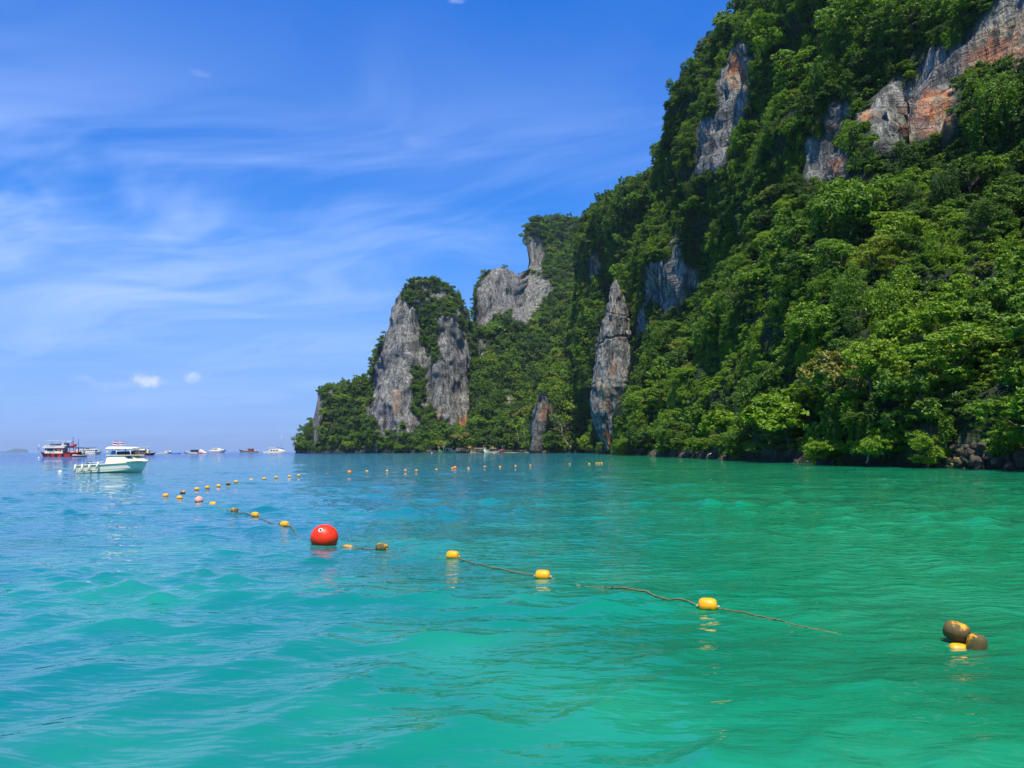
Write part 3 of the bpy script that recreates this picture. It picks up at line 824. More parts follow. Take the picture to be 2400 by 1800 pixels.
def trunk_mesh(name, seed, h=1.35):
    g = random.Random(seed); parts = []
    bend = Vector((g.uniform(-0.15, 0.15), g.uniform(-0.15, 0.15), 0))
    base = Vector((0, 0, -h)); top = Vector((0, 0, -0.15)) + bend
    parts.append(tube([base, base.lerp(top, 0.5) + bend * 0.6, top, top + Vector((0, 0, 0.45))], [0.085, 0.065, 0.05, 0.02]))
    for k in range(6):
        a = g.uniform(0, 6.28); s = base.lerp(top, g.uniform(0.55, 1.0)); r = g.uniform(0.5, 0.85)
        e = Vector((math.cos(a) * r, math.sin(a) * r, g.uniform(-0.1, 0.45)))
        parts.append(tube([s, s.lerp(e, 0.5) + Vector((0, 0, 0.1)), e], [0.042, 0.028, 0.01], 5))
    V, F = join_tubes(parts)
    me = bpy.data.meshes.new(name); me.from_pydata([tuple(v) for v in V], [], F); me.materials.append(mat_bark); me.update()
    return me

# crowns: hi = near trees (a leaf is about 0.3 m), lo = far trees
HI = [crown("crown_dome", 11, 190, 52, 0.040, rz=0.86, lobes=9), crown("crown_broad", 12, 190, 52, 0.039, rx=1.15, rz=0.66, lobes=12, clump=(0.08, 0.16), lobe=(0.2, 0.4)),
      crown("crown_tall", 13, 190, 52, 0.040, rx=0.82, rz=1.2, lobes=11), crown("crown_loose", 14, 130, 48, 0.046, rz=0.95, lobes=14, clump=(0.08, 0.17), lobe=(0.15, 0.30), spread=0.85),
      crown("crown_layered", 15, 170, 52, 0.039, rx=1.1, rz=0.8, lobes=12, flat=0.35, lobe=(0.2, 0.38), spread=0.8), crown("crown_vines", 16, 190, 52, 0.036, rx=0.92, rz=1.1, lobes=8, droop=1.1, bottom=-0.8),
      crown("crown_feathery", 17, 190, 40, 0.034, rx=1.0, rz=0.95, lobes=13, clump=(0.10, 0.24), lobe=(0.18, 0.34), flat=0.5), crown("crown_big_leaf", 18, 120, 26, 0.075, rx=0.95, rz=0.95, lobes=8)]
LO = [crown("far_crown_dome", 21, 80, 17, 0.085, rz=0.88, lobes=8), crown("far_crown_broad", 22, 80, 17, 0.08, rx=1.12, rz=0.68, lobes=11, lobe=(0.2, 0.4)),
      crown("far_crown_tall", 23, 80, 17, 0.085, rx=0.82, rz=1.15, lobes=10), crown("far_crown_loose", 24, 60, 17, 0.085, rz=0.95, lobes=12, lobe=(0.15, 0.3), spread=0.85)]
SHR = [crown("shrub_low", 31, 46, 24, 0.085, rx=1.15, rz=0.62, lobes=8, clump=(0.14, 0.28), bottom=-0.2), crown("shrub_round", 32, 46, 24, 0.09, rz=0.9, lobes=6, clump=(0.14, 0.28)),
       crown("shrub_hanging", 33, 54, 24, 0.075, rx=0.9, rz=1.5, lobes=8, droop=1.2, bottom=-0.9, clump=(0.12, 0.24))]
TRUNKS = [trunk_mesh("trunk_mesh_%d" % i, 40 + i) for i in range(4)]

# --- candidate points on the slopes
def sample_surface(V, Q, soil, density, g):
    a, b, c, d_ = (V[Q[:, i]] for i in range(4))
    nrm = np.cross(c - a, d_ - b); ar = np.linalg.norm(nrm, axis=1) / 2
    nrm = nrm / (2 * ar[:, None] + 1e-9)
    cen = (a + b + c + d_) / 4
    view = unit(np.array(CAM) - cen)
    fl = np.einsum('ij,ij->i', nrm, view) < 0
    # make normals outward: towards the camera or upwards
    up = nrm[:, 2] < -0.25
    flip = up | (fl & (np.abs(nrm[:, 2]) <= 0.25))
    nrm[flip] *= -1
    n = g.poisson(ar * density)
    idx = np.repeat(np.arange(len(Q)), n)
    u = g.random(len(idx))[:, None]; v = g.random(len(idx))[:, None]
    P = (a[idx] * (1 - u) + b[idx] * u) * (1 - v) + (d_[idx] * (1 - u) + c[idx] * u) * v
    so = soil[Q[idx]].mean(1)
    return P, nrm[idx], so
def poisson_pick(P, R, order):
    """greedy: keep a point if no kept point lies within its spacing"""
    cell = float(np.max(R)); grid = {}
    keep = []
    for i in order:
        p = P[i]; r = R[i]; key = (int(p[0] // cell), int(p[1] // cell), int(p[2] // cell))
        ok = True
        for ax in (-1, 0, 1):
            for ay in (-1, 0, 1):
                for az in (-1, 0, 1):
                    for (q, rq) in grid.get((key[0] + ax, key[1] + ay, key[2] + az), ()):
                        if (p[0] - q[0])**2 + (p[1] - q[1])**2 + (p[2] - q[2])**2 < (min(r, rq))**2:
                            ok = False; break
                    if not ok: break
                if not ok: break
            if not ok: break
        if ok:
            grid.setdefault(key, []).append((p, r)); keep.append(i)
    return keep
bvhs = []
for nm, V, Q, so in terrains:
    bvhs.append(BVHTree.FromPolygons([tuple(v) for v in V], [tuple(q) for q in Q.tolist()]))
bvhs.append(BVHTree.FromPolygons([tuple(v) for v in out.reshape(-1, 3)], [tuple(q) for q in loft_mesh(out.reshape(nsp))[1].tolist() if max(q) < len(out.reshape(-1, 3))]))
def cast(x, y):
    best = None; dv = ray(x, y).normalized()
    for k, b in enumerate(bvhs):
        h = b.ray_cast(CAM, dv, 3000)
        if h[0] is not None and (best is None or h[3] < best[2]): best = (h[0], h[1], h[3], k)
    return best
def visible(P, slack):
    v = P - CAM; L = v.length; dv = v / L
    for b in bvhs:
        h = b.ray_cast(CAM, dv, L)
        if h[0] is not None and h[3] < L - slack: return False
    return True

SPIRE_FACE = [(x_, y_) for y_, x_ in sp_pts_l] + [(1436, 1050), (1452, 985), (1462, 950), (1476, 915), (1490, 880)] + [(x_, y_) for y_, x_ in sp_pts_r if y_ < 870][::-1]
ALL_ROCK = rock_massif + rock_valley + rock_pin + rock_point + [SPIRE_FACE]
NOTREE = [(2205, 1015), (2310, 1015), (2350, 1055), (2350, 1125), (2180, 1125)]
CREEPER = [[(1613, 876), (1713, 800), (1823, 800), (1792, 857), (1700, 930), (1650, 920), (1626, 882)], [(2228, 600), (2420, 560), (2420, 680), (2300, 690), (2240, 660)], [(1750, 700), (1850, 690), (1880, 740), (1780, 800)]]
def is_rock(x, y):
    for poly in ALL_ROCK:
        if in_poly(poly, x, y): return True
    return False
def is_creeper(x, y):
    for poly in CREEPER:
        if in_poly(poly, x, y): return True
    return False

trees = []      # dicts: pos (crown centre), r, hue, proto, hi, base, zone
g = np.random.default_rng(5)
# trees one can pick out in the photograph: crown centre and radius in photo pixels, hue, crown kind
heroes = [(1933, 757, 92, .52, 0), (1870, 948, 84, .66, 0), (1650, 1008, 72, .34, 3), (1598, 985, 58, .58, 1), (1568, 893, 46, .80, 1), (1585, 852, 26, .84, 3), (1494, 1003, 46, .46, 2), (1466, 1012, 36, .42, 2),
    (1785, 716, 20, .86, 3), (1800, 645, 62, .60, 1), (2120, 705, 80, .66, 5), (2262, 722, 82, .64, 0), (2135, 962, 104, .34, 3), (2372, 765, 72, .52, 5), (2362, 1005, 72, .50, 2), (2308, 632, 24, .88, 3),
    (1947, 1012, 60, .48, 0), (2326, 236, 70, .44, 5), (2120, 440, 58, .56, 1), (2178, 475, 46, .82, 1), (2016, 495, 118, .46, 0), (2318, 402, 74, .56, 1), (1745, 385, 42, .58, 1), (1890, 168, 78, .58, 4),
    (1760, 985, 52, .56, 5), (2030, 860, 70, .30, 2), (2240, 880, 70, .28, 2), (1840, 860, 46, .26, 2), (2060, 600, 62, .24, 4), (2250, 545, 60, .30, 4), (1700, 985, 44, .40, 2), (1540, 1010, 44, .52, 0),
    (1790, 300, 58, .44, 4), (2120, 60, 66, .36, 4), (1990, 60, 84, .50, 4), (1830, 60, 64, .60, 4), (1720, 60, 50, .52, 0), (1640, 480, 44, .40, 1), (1560, 470, 42, .46, 0), (1500, 470, 40, .44, 1),
    (1350, 955, 34, .72, 1), (1320, 880, 36, .48, 0), (1460, 640, 42, .66, 4), (1345, 745, 26, .58, 2), (1210, 870, 28, .60, 2), (1160, 770, 30, .54, 1), (1170, 990, 30, .40, 0), (1002, 662, 10, .50, 0), (1026, 674, 11, .44, 1)]
hero_pts = []
for (hx, hy, hr, hue, kd) in heroes:
    h = cast(hx, hy)
    if h is None: continue
    r = hr * h[2] / FPX * 0.92
    c = h[0] + h[1] * 0.0 + (CAM - h[0]).normalized() * r * 0.35
    trees.append(dict(pos=c, r=r, hue=hue, kind=kd, base=h[0], hero=True, n=h[1]))
    hero_pts.append((hx, hy, hr))
und = []        # undergrowth: (pos, scale, rot, idx, hue)
for ti, (nm, V, Q, so) in enumerate(terrains):
    near = nm == 'massif'
    P, Nn, S = sample_surface(V, Q, so, 0.16 if near else 0.05, g)
    x, y, w = project_np(P)
    ok = (w > 5) & (x > -200) & (x < 2700) & (y > -420) & (P[:, 2] > (1.3 if near else 1.8)) & (S > 0.28)
    # keep what faces the camera, the ridge and what stands just behind it
    facing = np.einsum('ij,ij->i', Nn, unit(np.array(CAM) - P)) > -0.35
    ok &= facing
    P, Nn, x, y, w = P[ok], Nn[ok], x[ok], y[ok], w[ok]
    R = np.empty(len(P)); 
    for i in range(len(P)):
        big_ = noise.noise(Vector(P[i]) / 22.0)
        steep = 1 - abs(Nn[i][2])
        if near:
            low = y[i] > 560 + max(0, (2000 - x[i])) * 0.30
            base_r = (3.1 if low else 2.25) * (1 + 0.35 * big_) * (1.0 - 0.25 * max(0, steep - 0.7) / 0.3)
        else:
            base_r = 4.3 * (1 + 0.3 * big_) * (0.62 if nm == 'pinnacle' else 1.0)
            if nm == 'valley' and y[i] < 700: base_r *= 0.8
        R[i] = base_r * (g.uniform(0.6, 1.1) if g.random() < 0.7 else g.uniform(1.1, 1.75))
    order = np.argsort(-R + g.normal(0, 0.7, len(R)))
    keep = poisson_pick(P, R * 1.28, order)
    for i in keep:
        px, py = x[i], y[i]
        rp = R[i] / w[i] * FPX; qy = py - rp * (0.3 if abs(Nn[i][2]) < 0.4 else 0.7)
        if is_rock(px, py) or any(is_rock(px + rp * 0.72 * ca_, qy + rp * 0.66 * sa_) for ca_, sa_ in ((0, 0), (1, 0), (-1, 0), (0, 1), (0, -1), (.7, .7), (-.7, .7), (.7, -.7), (-.7, -.7))): continue
        if nm == 'pinnacle' and g.random() < (0.5 if py < 740 and px < 1035 else 0.2): continue
        if near and (is_creeper(px, py) or is_creeper(px, qy - rp * 0.3) or is_creeper(px, qy - rp * 0.7) or in_poly(NOTREE, px, py)): continue
        if any((px - a)**2 + (py - b)**2 < (0.62 * c)**2 for a, b, c in hero_pts) and near and w[i] < 330: continue
        p = Vector(P[i]); n = Vector(Nn[i]); r = R[i]
        hn = noise.noise(p / 16.0 + Vector((9, 1, 4)))
        hue = ((0.53 if px > 1850 else 0.48) if near and py > 560 else 0.37) + 0.30 * hn + g.normal(0, 0.16)
        if g.random() < 0.07: hue = g.uniform(0.74, 1.0)
        steep = 1 - abs(n.z)
        if near and py < 900 and steep > 0.55: hue -= 0.04
        if nm == 'pinnacle':
            hue += 0.12
            if py < 740: r *= 0.72; hue += 0.08
        c = p + n * r * (0.30 if steep > 0.6 else 0.15) + Vector((0, 0, r * (0.25 if steep > 0.6 else 0.75)))
        if near and p.z < 7.0: c += Vector((-0.62, -0.78, 0)) * r * 0.55 + Vector((0, 0, -0.12 * r))     # shore trees lean out over the water
        trees.append(dict(pos=c, r=r, hue=min(0.98, max(0.02, hue)), kind=int(g.integers(8)), base=p, hero=False, n=n))
    # undergrowth: smaller, denser, also clinging to the steep parts
    P, Nn, S = sample_surface(V, Q, so, 0.40 if near else 0.10, g)
    x, y, w = project_np(P)
    facing = np.einsum('ij,ij->i', Nn, unit(np.array(CAM) - P)) > -0.2
    ok = (w > 5) & (x > -150) & (x < 2600) & (y > -350) & (P[:, 2] > (1.5 if near else 3.0)) & facing & ((S > 0.3) | (g.random(len(P)) < 0.02))
    P, Nn, x, y, w, S = P[ok], Nn[ok], x[ok], y[ok], w[ok], S[ok]
    R = (1.5 if near else 3.0) * g.uniform(0.65, 1.4, len(P))
    keep = poisson_pick(P, R * 1.0, np.arange(len(P)))
    for i in keep:
        rk = is_rock(x[i], y[i])
        if rk and g.random() > (0.22 if nm == 'valley' else 0.05): continue
        if near and in_poly(NOTREE, x[i], y[i]): continue
        cr = near and is_creeper(x[i], y[i])
        p = Vector(P[i]); n = Vector(Nn[i]); r = R[i] * (0.6 if rk else 1.0)
        hue = 0.38 + 0.24 * noise.noise(p / 12.0) + g.normal(0, 0.12)
        if cr: hue = 0.62 + g.normal(0, 0.06); r *= 0.85
        steep = 1 - abs(n.z)
        und.append((p + n * r * 0.25 + Vector((0, 0, 0.1 * r)), r, g.uniform(0, 6.28), 2 if (steep > 0.75 and g.random() < 0.6) else int(g.integers(2)), min(0.95, max(0.02, hue))))
print("trees", len(trees), "undergrowth", len(und))

# --- geometry-node scatter for the masses
def gn_scatter(name, pts, protos):
    """pts: list of (pos, scale vec, rot vec, idx, hue)"""
    me = bpy.data.meshes.new(name)
    n = len(pts)
    me.vertices.add(n); me.vertices.foreach_set('co', np.array([tuple(p[0]) for p in pts], np.float32).ravel())
    for an, ty, k, f in (('scl', 'FLOAT_VECTOR', 1, 'vector'), ('rot', 'FLOAT_VECTOR', 2, 'vector')):
        a = me.attributes.new(an, ty, 'POINT'); a.data.foreach_set(f, np.array([tuple(p[k]) for p in pts], np.float32).ravel())
    a = me.attributes.new('idx', 'INT', 'POINT'); a.data.foreach_set('value', np.array([p[3] for p in pts], np.int32))
    a = me.attributes.new('hue', 'FLOAT', 'POINT'); a.data.foreach_set('value', np.array([p[4] for p in pts], np.float32))
    o = link_mesh(name, me)
    col = bpy.data.collections.new(name + "_kinds")
    for i, pm in enumerate(protos):
        po = bpy.data.objects.new("%02d_%s" % (i, pm.name), pm); col.objects.link(po)
    ng = bpy.data.node_groups.new(name + "_scatter", 'GeometryNodeTree')
    ng.interface.new_socket('Geometry', in_out='INPUT', socket_type='NodeSocketGeometry')
    ng.interface.new_socket('Geometry', in_out='OUTPUT', socket_type='NodeSocketGeometry')
    N_ = ng.nodes; L_ = ng.links
    gi = N_.new('NodeGroupInput'); go = N_.new('NodeGroupOutput')
    ci = N_.new('GeometryNodeCollectionInfo'); ci.inputs[0].default_value = col
    ci.inputs['Separate Children'].default_value = True; ci.inputs['Reset Children'].default_value = True
    ip = N_.new('GeometryNodeInstanceOnPoints'); ip.inputs['Pick Instance'].default_value = True
    def na(nm, ty):
        nd = N_.new('GeometryNodeInputNamedAttribute'); nd.data_type = ty; nd.inputs['Name'].default_value = nm
        return nd.outputs['Attribute']
    L_.new(gi.outputs[0], ip.inputs['Points']); L_.new(ci.outputs[0], ip.inputs['Instance'])
    L_.new(na('idx', 'INT'), ip.inputs['Instance Index']); L_.new(na('scl', 'FLOAT_VECTOR'), ip.inputs['Scale'])
    e2r = N_.new('FunctionNodeEulerToRotation'); L_.new(na('rot', 'FLOAT_VECTOR'), e2r.inputs[0]); L_.new(e2r.outputs[0], ip.inputs['Rotation'])
    L_.new(ip.outputs[0], go.inputs[0])
    md = o.modifiers.new("scatter", 'NODES'); md.node_group = ng
    return o

# trees that close round the pale buttress by the beach
for (hx, hy, hr, hue, kd, dY) in ((1276, 916, 15, .42, 0, 468), (1298, 938, 20, .38, 2, 460), (1308, 985, 24, .44, 0, 458), (1294, 1022, 20, .36, 1, 458), (1250, 938, 13, .40, 1, 466), (1238, 980, 13, .46, 2, 470), (1234, 1026, 15, .40, 0, 470), (1262, 920, 10, .34, 3, 468), (1286, 1044, 12, .34, 1, 456)):
    P = pt(hx, hy, dY); r = hr * dY / FPX
    trees.append(dict(pos=P, r=r, hue=hue, kind=kd, base=P - Vector((0, 0, min(P.z, 1.2 * r))), hero=True, n=Vector((0, 0, 1))))
# --- which trees are individuals: the ones that show largest and are not hidden behind a slope
for t in trees:
    t['x'], t['y'], t['w'] = project(t['pos'])
    t['app'] = t['r'] / t['w'] * FPX
    inside = -0.6 * t['app'] < t['x'] < 2400 + 0.6 * t['app'] and -0.6 * t['app'] < t['y'] < 1800
    t['vis'] = inside and visible(t['pos'] + Vector((0, 0, t['r'] * 0.5)), t['r'] * 1.2)
cand = sorted([t for t in trees if t['vis']], key=lambda t: -(t['app'] + (1000 if t['hero'] else 0)))
single = cand[:290]
for t in single: t['single'] = True
forest_pts = []
for t in trees:
    if t.get('single'): continue
    far = t['w'] > 330
    r = t['r']; sc = Vector((r, r, r * g.uniform(0.85, 1.15)))
    idx = (8 + int(g.integers(4))) if far else t['kind']
    forest_pts.append((t['pos'], sc, (g.normal(0, 0.08), g.normal(0, 0.08), g.uniform(0, 6.28)), idx, t['hue']))
forest = tag(gn_scatter("forest", forest_pts, HI + LO), "mass of jungle trees covering the cliffs, valley and headland", kind='stuff')
und_pts = [(p, (r, r, r * 0.9), (0, 0, rz), i, h) for p, r, rz, i, h in und]
undergrowth = tag(gn_scatter("undergrowth", und_pts, SHR), "dense shrubs and creepers clothing the slopes between the trees", kind='stuff')

# --- individual trees
ORD = ["first", "second", "third", "fourth", "fifth", "sixth", "seventh", "eighth", "ninth", "tenth", "eleventh", "twelfth", "thirteenth", "fourteenth", "fifteenth", "sixteenth", "seventeenth", "eighteenth", "nineteenth", "twentieth"]
def ordinal(i):
    if i < 20: return ORD[i]
    n = i + 1; return "%d%s" % (n, "th" if 10 < n % 100 < 14 else {1: "st", 2: "nd", 3: "rd"}.get(n % 10, "th"))
def shade(h):
    return "dark green" if h < 0.27 else "mid green" if h < 0.45 else "fresh green" if h < 0.62 else "yellow-green" if h < 0.8 else "olive-yellow"
def zone(t):
    x, y, w = t['x'], t['y'], t['w']
    if w > 480 and x < 1120: return "headland by the pinnacle"
    if w > 480: return "valley behind the beach"
    if x < 1520: return "slope around the spire"
    band = 0 if t['base'].z < 9 else 1 if y > 740 else 2 if y > 520 else 3 if y > 330 else 4 if y > 150 else 5
    col = 0 if x < 1760 else 1 if x < 1960 else 2 if x < 2160 else 3
    bn = ["waterline", "lower slope", "middle slope", "cliff foot", "cliff", "upper cliff"][band]
    cn = ["beyond the spire", "below the crags", "right of centre", "at far right"][col]
    return "%s %s" % (bn, cn)
zones = {}
for t in single: zones.setdefault(zone(t), []).append(t)
for zn, lst in zones.items():
    lst.sort(key=lambda t: t['x'])
    seen = {}
    for t in lst:
        key = shade(t['hue']); k = seen.get(key, 0); seen[key] = k + 1
        t['label'] = "%s tree, %s such from the left on the %s" % (key, ordinal(k), zn)
for i, t in enumerate(single):
    r = t['r']; far = t['w'] > 330
    root = empty("jungle_tree", t['base'])
    tag(root, t['label'], "tree", "jungle trees on the limestone slopes")
    cm = LO[t['kind'] % 4] if far else HI[t['kind'] % 8]
    off = t['pos'] - t['base']
    c = bpy.data.objects.new("crown", cm); LINK(c); c.parent = root
    c.location = off; c.scale = (r, r, r * random.uniform(0.85, 1.15)); c.rotation_euler = (random.gauss(0, 0.08), random.gauss(0, 0.08), random.uniform(0, 6.28))
    c['hue'] = float(t['hue'])
    tk = bpy.data.objects.new("trunk", TRUNKS[i % 4]); LINK(tk); tk.parent = root
    tk.location = off
    ax = off if off.length > 0.3 * r else Vector((0, 0, 1))
    if ax.z < 0.25 * ax.length: ax = Vector((ax.x, ax.y, 0.25 * ax.length + abs(ax.z)))
    tk.rotation_mode = 'QUATERNION'; tk.rotation_quaternion = ax.normalized().to_track_quat('Z', 'Y')
    tk.scale = (r * 0.8, r * 0.8, max(r * 0.6, (off.length + 0.8) / 1.35))

# ================================================================== things: simple paints
def paint(name, col, rough=0.45, spec=0.5, wear=0.15, metal=0.0, scale=3.0):
    mt, nt = material(name)
    tc = nt.new('ShaderNodeTexCoord')
    nz = nt.noise(tc.outputs['Object'], scale, 4, 0.6)
    c = nt.mix(nt.math('MULTIPLY', nt.smooth(nz, 0.42, 0.72), wear), col, tuple(v * 0.45 for v in col))
    finish(nt, principled(nt, c, nt.lin(nz, 0.3, 0.7, rough * 0.85, min(1, rough * 1.2)), spec, None, metal))
    return mt
M = dict(
    white=paint("white_gelcoat", (0.84, 0.77, 0.57), 0.4, 0.35, 0.08), cream=paint("cream_paint", (0.74, 0.70, 0.58), 0.4), glass=paint("tinted_glass", (0.018, 0.024, 0.035), 0.12, 0.6, 0.0),
    grey=paint("grey_metal", (0.42, 0.43, 0.44), 0.4), dark=paint("dark_rubber", (0.018, 0.018, 0.022), 0.7), red=paint("red_hull_paint", (0.50, 0.050, 0.030), 0.45, 0.4, 0.35),
    orange=paint("orange_plastic", (0.80, 0.16, 0.02), 0.5), bright_red=paint("bright_red_plastic", (0.65, 0.03, 0.03), 0.5), blue=paint("blue_tarpaulin", (0.02, 0.16, 0.50), 0.6), navy=paint("navy_canvas", (0.025, 0.045, 0.13), 0.8),
    teal=paint("teal_paint", (0.03, 0.22, 0.24), 0.5, 0.4, 0.3), rust=paint("rust_red_paint", (0.30, 0.075, 0.045), 0.65, 0.3, 0.4), wood=paint("weathered_wood", (0.17, 0.105, 0.06), 0.8, 0.2, 0.5), palewood=paint("pale_wood", (0.40, 0.33, 0.22), 0.75, 0.2, 0.4),
    maroon=paint("dark_maroon_paint", (0.10, 0.025, 0.03), 0.6, 0.3, 0.4), flagred=paint("flag_red", (0.62, 0.03, 0.06), 0.8, 0.1, 0.0), flagblue=paint("flag_blue", (0.03, 0.03, 0.14), 0.8, 0.1, 0.0), flagwhite=paint("flag_white", (0.82, 0.82, 0.82), 0.8, 0.1, 0.0),
    green=paint("green_paint", (0.10, 0.24, 0.10), 0.6, 0.3, 0.3), yellow=paint("yellow_paint", (0.72, 0.48, 0.03), 0.5))

def box(name, x0, x1, y0, y1, z0, z1, mat, parent, taper=0.0):
    t = taper
    V = [(x0, y0, z0), (x1, y0, z0), (x1, y1, z0), (x0, y1, z0), (x0 + t, y0 + t, z1), (x1 - t, y0 + t, z1), (x1 - t, y1 - t, z1), (x0 + t, y1 - t, z1)]
    return bevel(mesh_obj(name, V, [(3, 2, 1, 0), (4, 5, 6, 7), (0, 1, 5, 4), (1, 2, 6, 5), (2, 3, 7, 6), (3, 0, 4, 7)], mat, parent), min(abs(x1 - x0), abs(y1 - y0), abs(z1 - z0)) * 0.18)
def bevel(o, w, seg=2):
    bm = bmesh.new(); bm.from_mesh(o.data)
    bmesh.ops.bevel(bm, geom=list(bm.edges), offset=w, segments=seg, affect='EDGES', profile=0.6, clamp_overlap=True)
    bm.to_mesh(o.data); bm.free(); o.data.update(); return o
def prism(name, prof, y0, y1, mat, parent, inset=0.0, bev=0.0):
    """side profile [(x, z)] extruded across the boat; inset narrows the upper points"""
    n = len(prof); zs = [p[1] for p in prof]; zl, zh = min(zs), max(zs)
    V = []
    for s, y in ((1, y0), (-1, y1)):
        for x, z in prof: V.append((x, y + s * inset * (z - zl) / max(1e-6, zh - zl), z))
    F = [tuple(range(n)), tuple(range(2 * n - 1, n - 1, -1))] + [(i, i + n, (i + 1) % n + n, (i + 1) % n) for i in range(n)]
    o = mesh_obj(name, V, F, mat, parent)
    bm = bmesh.new(); bm.from_mesh(o.data); bmesh.ops.recalc_face_normals(bm, faces=bm.faces)
    if bev: bmesh.ops.bevel(bm, geom=list(bm.edges), offset=bev, segments=2, affect='EDGES', clamp_overlap=True)
    bm.to_mesh(o.data); bm.free(); return o
def rod(name, pts, r, mat, parent, ns=6):
    V, F = tube(pts, [r] * len(pts), ns); return mesh_obj(name, V, F, mat, parent, smooth=True)
def hull(name, L, beam, sheer, keel, mat, parent, transom=0.8, rake=0.12, full=2.2, chine=0.45, n=26, flip=False):
    """stern at x=0, bow at x=L; sheer(t), keel(t) heights; V sections with a hard chine"""
    V = []; F = []; m_ = 9
    for i in range(n):
        t = i / (n - 1)
        b = beam / 2 * (transom + (1 - transom) * min(1, t / 0.35)) * (1 - max(0, (t - 0.42) / 0.58) ** full)
        b = max(b, 0.012 * beam)
        s = sheer(t); k = keel(t)
        zc = k + (s - k) * chine * (0.55 + 0.45 * t)
        xs = lambda z: L * t + (rake * L * max(0, (t - 0.55) / 0.45) ** 1.6) * ((z - k) / (s - k) - 1)
        pts = [(b, s), (b * 0.985, s - 0.06 * (s - k)), (b * 0.93, zc + 0.02 * (s - k)), (b * 0.86, zc - 0.03 * (s - k)), (0, k)]
        row = [(xs(z), -y, z) for y, z in pts] + [(xs(z), y, z) for y, z in pts[:-1][::-1]]
        V += row
    for i in range(n - 1):
        for j in range(m_ - 1): F.append((i * m_ + j, (i + 1) * m_ + j, (i + 1) * m_ + j + 1, i * m_ + j + 1))
        F.append((i * m_ + m_ - 1, (i + 1) * m_ + m_ - 1, (i + 1) * m_, i * m_))
    F.append(tuple(range(m_))); F.append(tuple(range((n - 1) * m_, n * m_))[::-1])
    o = mesh_obj(name, V, F, mat, parent)
    bm = bmesh.new(); bm.from_mesh(o.data); bmesh.ops.recalc_face_normals(bm, faces=bm.faces); bm.to_mesh(o.data); bm.free()
    return o
def flag(parent, x, z, w, h):
    rod("flag_pole", [(x, 0, z - 0.5), (x, 0, z + h)], 0.018, M['grey'], parent)
    f = None
    for k, (a, b, mn) in enumerate(((0, 1 / 6, 'flagred'), (1 / 6, 2 / 6, 'flagwhite'), (2 / 6, 4 / 6, 'flagblue'), (4 / 6, 5 / 6, 'flagwhite'), (5 / 6, 1, 'flagred'))):
        V = []; F = []
        for i in range(9):
            u = i / 8; dz_ = -0.22 * h * u * u; yy = 0.06 * math.sin(u * 7) * (0.3 + u)
            for q in (a, b): V.append((x + 0.02 + w * u * (1 - 0.08 * u), yy, z + h * (q) + dz_))
        for i in range(8): F.append((2 * i, 2 * i + 2, 2 * i + 3, 2 * i + 1))
        o = mesh_obj("flag_cloth" if f is None else "stripe", V, F, M[mn], parent if f is None else f)
        if f is None: f = o
    return f
def text_marks(name, x0, x1, y, z, h, mat, parent, words):
    """a row of small dark letter blocks, too small in the photo to read"""
    V = []; F = []; g_ = random.Random(3); x = x0; 
    tot = sum(words) + len(words) - 1; cw = (x1 - x0) / tot
    for wd in words:
        for _ in range(wd):
            hh = h * g_.uniform(0.7, 1.0); b = len(V)
            V += [(x, y, z), (x + cw * 0.7, y, z), (x + cw * 0.7, y, z + hh), (x, y, z + hh)]; F.append((b, b + 1, b + 2, b + 3)); x += cw
        x += cw
    return mesh_obj(name, V, F, mat, parent)
def boat_root(name, x, Y, label, cat, group=None, rz=0.0):
    P = ray(x, 1200); o = empty(name, (P.x / P.y * Y, Y, 0.0), rz)
    return tag(o, label, cat, group)

# ------------------------------------------------------------------ white cabin boat, nearest of the boats
b = boat_root("cabin_boat", 187, 77.0, "small white cabin motorboat with hardtop, four side fenders and two flags", "boat", "boats moored in the bay", rz=0.0)
lp = lambda *k: (lambda t: float(np.interp(t, [i / (len(k) - 1) for i in range(len(k))], k)))
h_ = hull("hull", 6.35, 2.3, lp(0.74, 0.80, 0.88, 0.98, 1.13), lp(-0.25, -0.3, -0.32, -0.28, -0.05), M['white'], b, 0.86, 0.09, 2.4, 0.50)
prism("gunwale", [(-0.02, 0.72), (1.6, 0.78), (3.2, 0.88), (4.8, 0.97), (6.40, 1.12), (6.28, 1.21), (4.8, 1.10), (3.2, 1.0), (1.6, 0.90), (0.10, 0.84)], -1.13, 1.13, M['white'], h_).scale = (1, 1, 1)
bpy.data.objects.remove(h_.children[0])
# rub rail strips that follow each side
for s in (-1, 1):
    pts = []
    for i in range(21):
        t = i / 20; bb = 1.15 * (0.86 + 0.14 * min(1, t / 0.35)) * (1 - max(0, (t - 0.42) / 0.58) ** 2.4); bb = max(bb, 0.014)
        pts.append((6.35 * t, s * (bb + 0.015), lp(0.74, 0.80, 0.88, 0.98, 1.13)(t) - 0.02))
    rod("rub_rail", pts, 0.045, M['white'], h_)
    pts = [(0.3 + 5.0 * i / 12, s * (1.15 * 0.985 * (0.86 + 0.14 * min(1, (0.3 + 5.0 * i / 12) / 6.35 / 0.35)) * (1 - max(0, ((0.3 + 5.0 * i / 12) / 6.35 - 0.42) / 0.58) ** 2.4) * 0.955), 0.16 + 0.028 * i) for i in range(13)]
    rod("chine_strake", pts, 0.022, M['grey'], h_)
cab = prism("cabin", [(2.72, 0.86), (2.80, 1.62), (4.45, 1.70), (5.05, 1.66), (5.72, 1.28), (6.05, 1.10)], -0.98, 0.98, M['white'], b, 0.16, 0.05)
for s in (-1, 1):
    prism("side_window", [(4.56, 1.60), (5.06, 1.60), (5.36, 1.40), (4.86, 1.40)], s * 0.905 - 0.02, s * 0.905 + 0.02, M['glass'], cab)
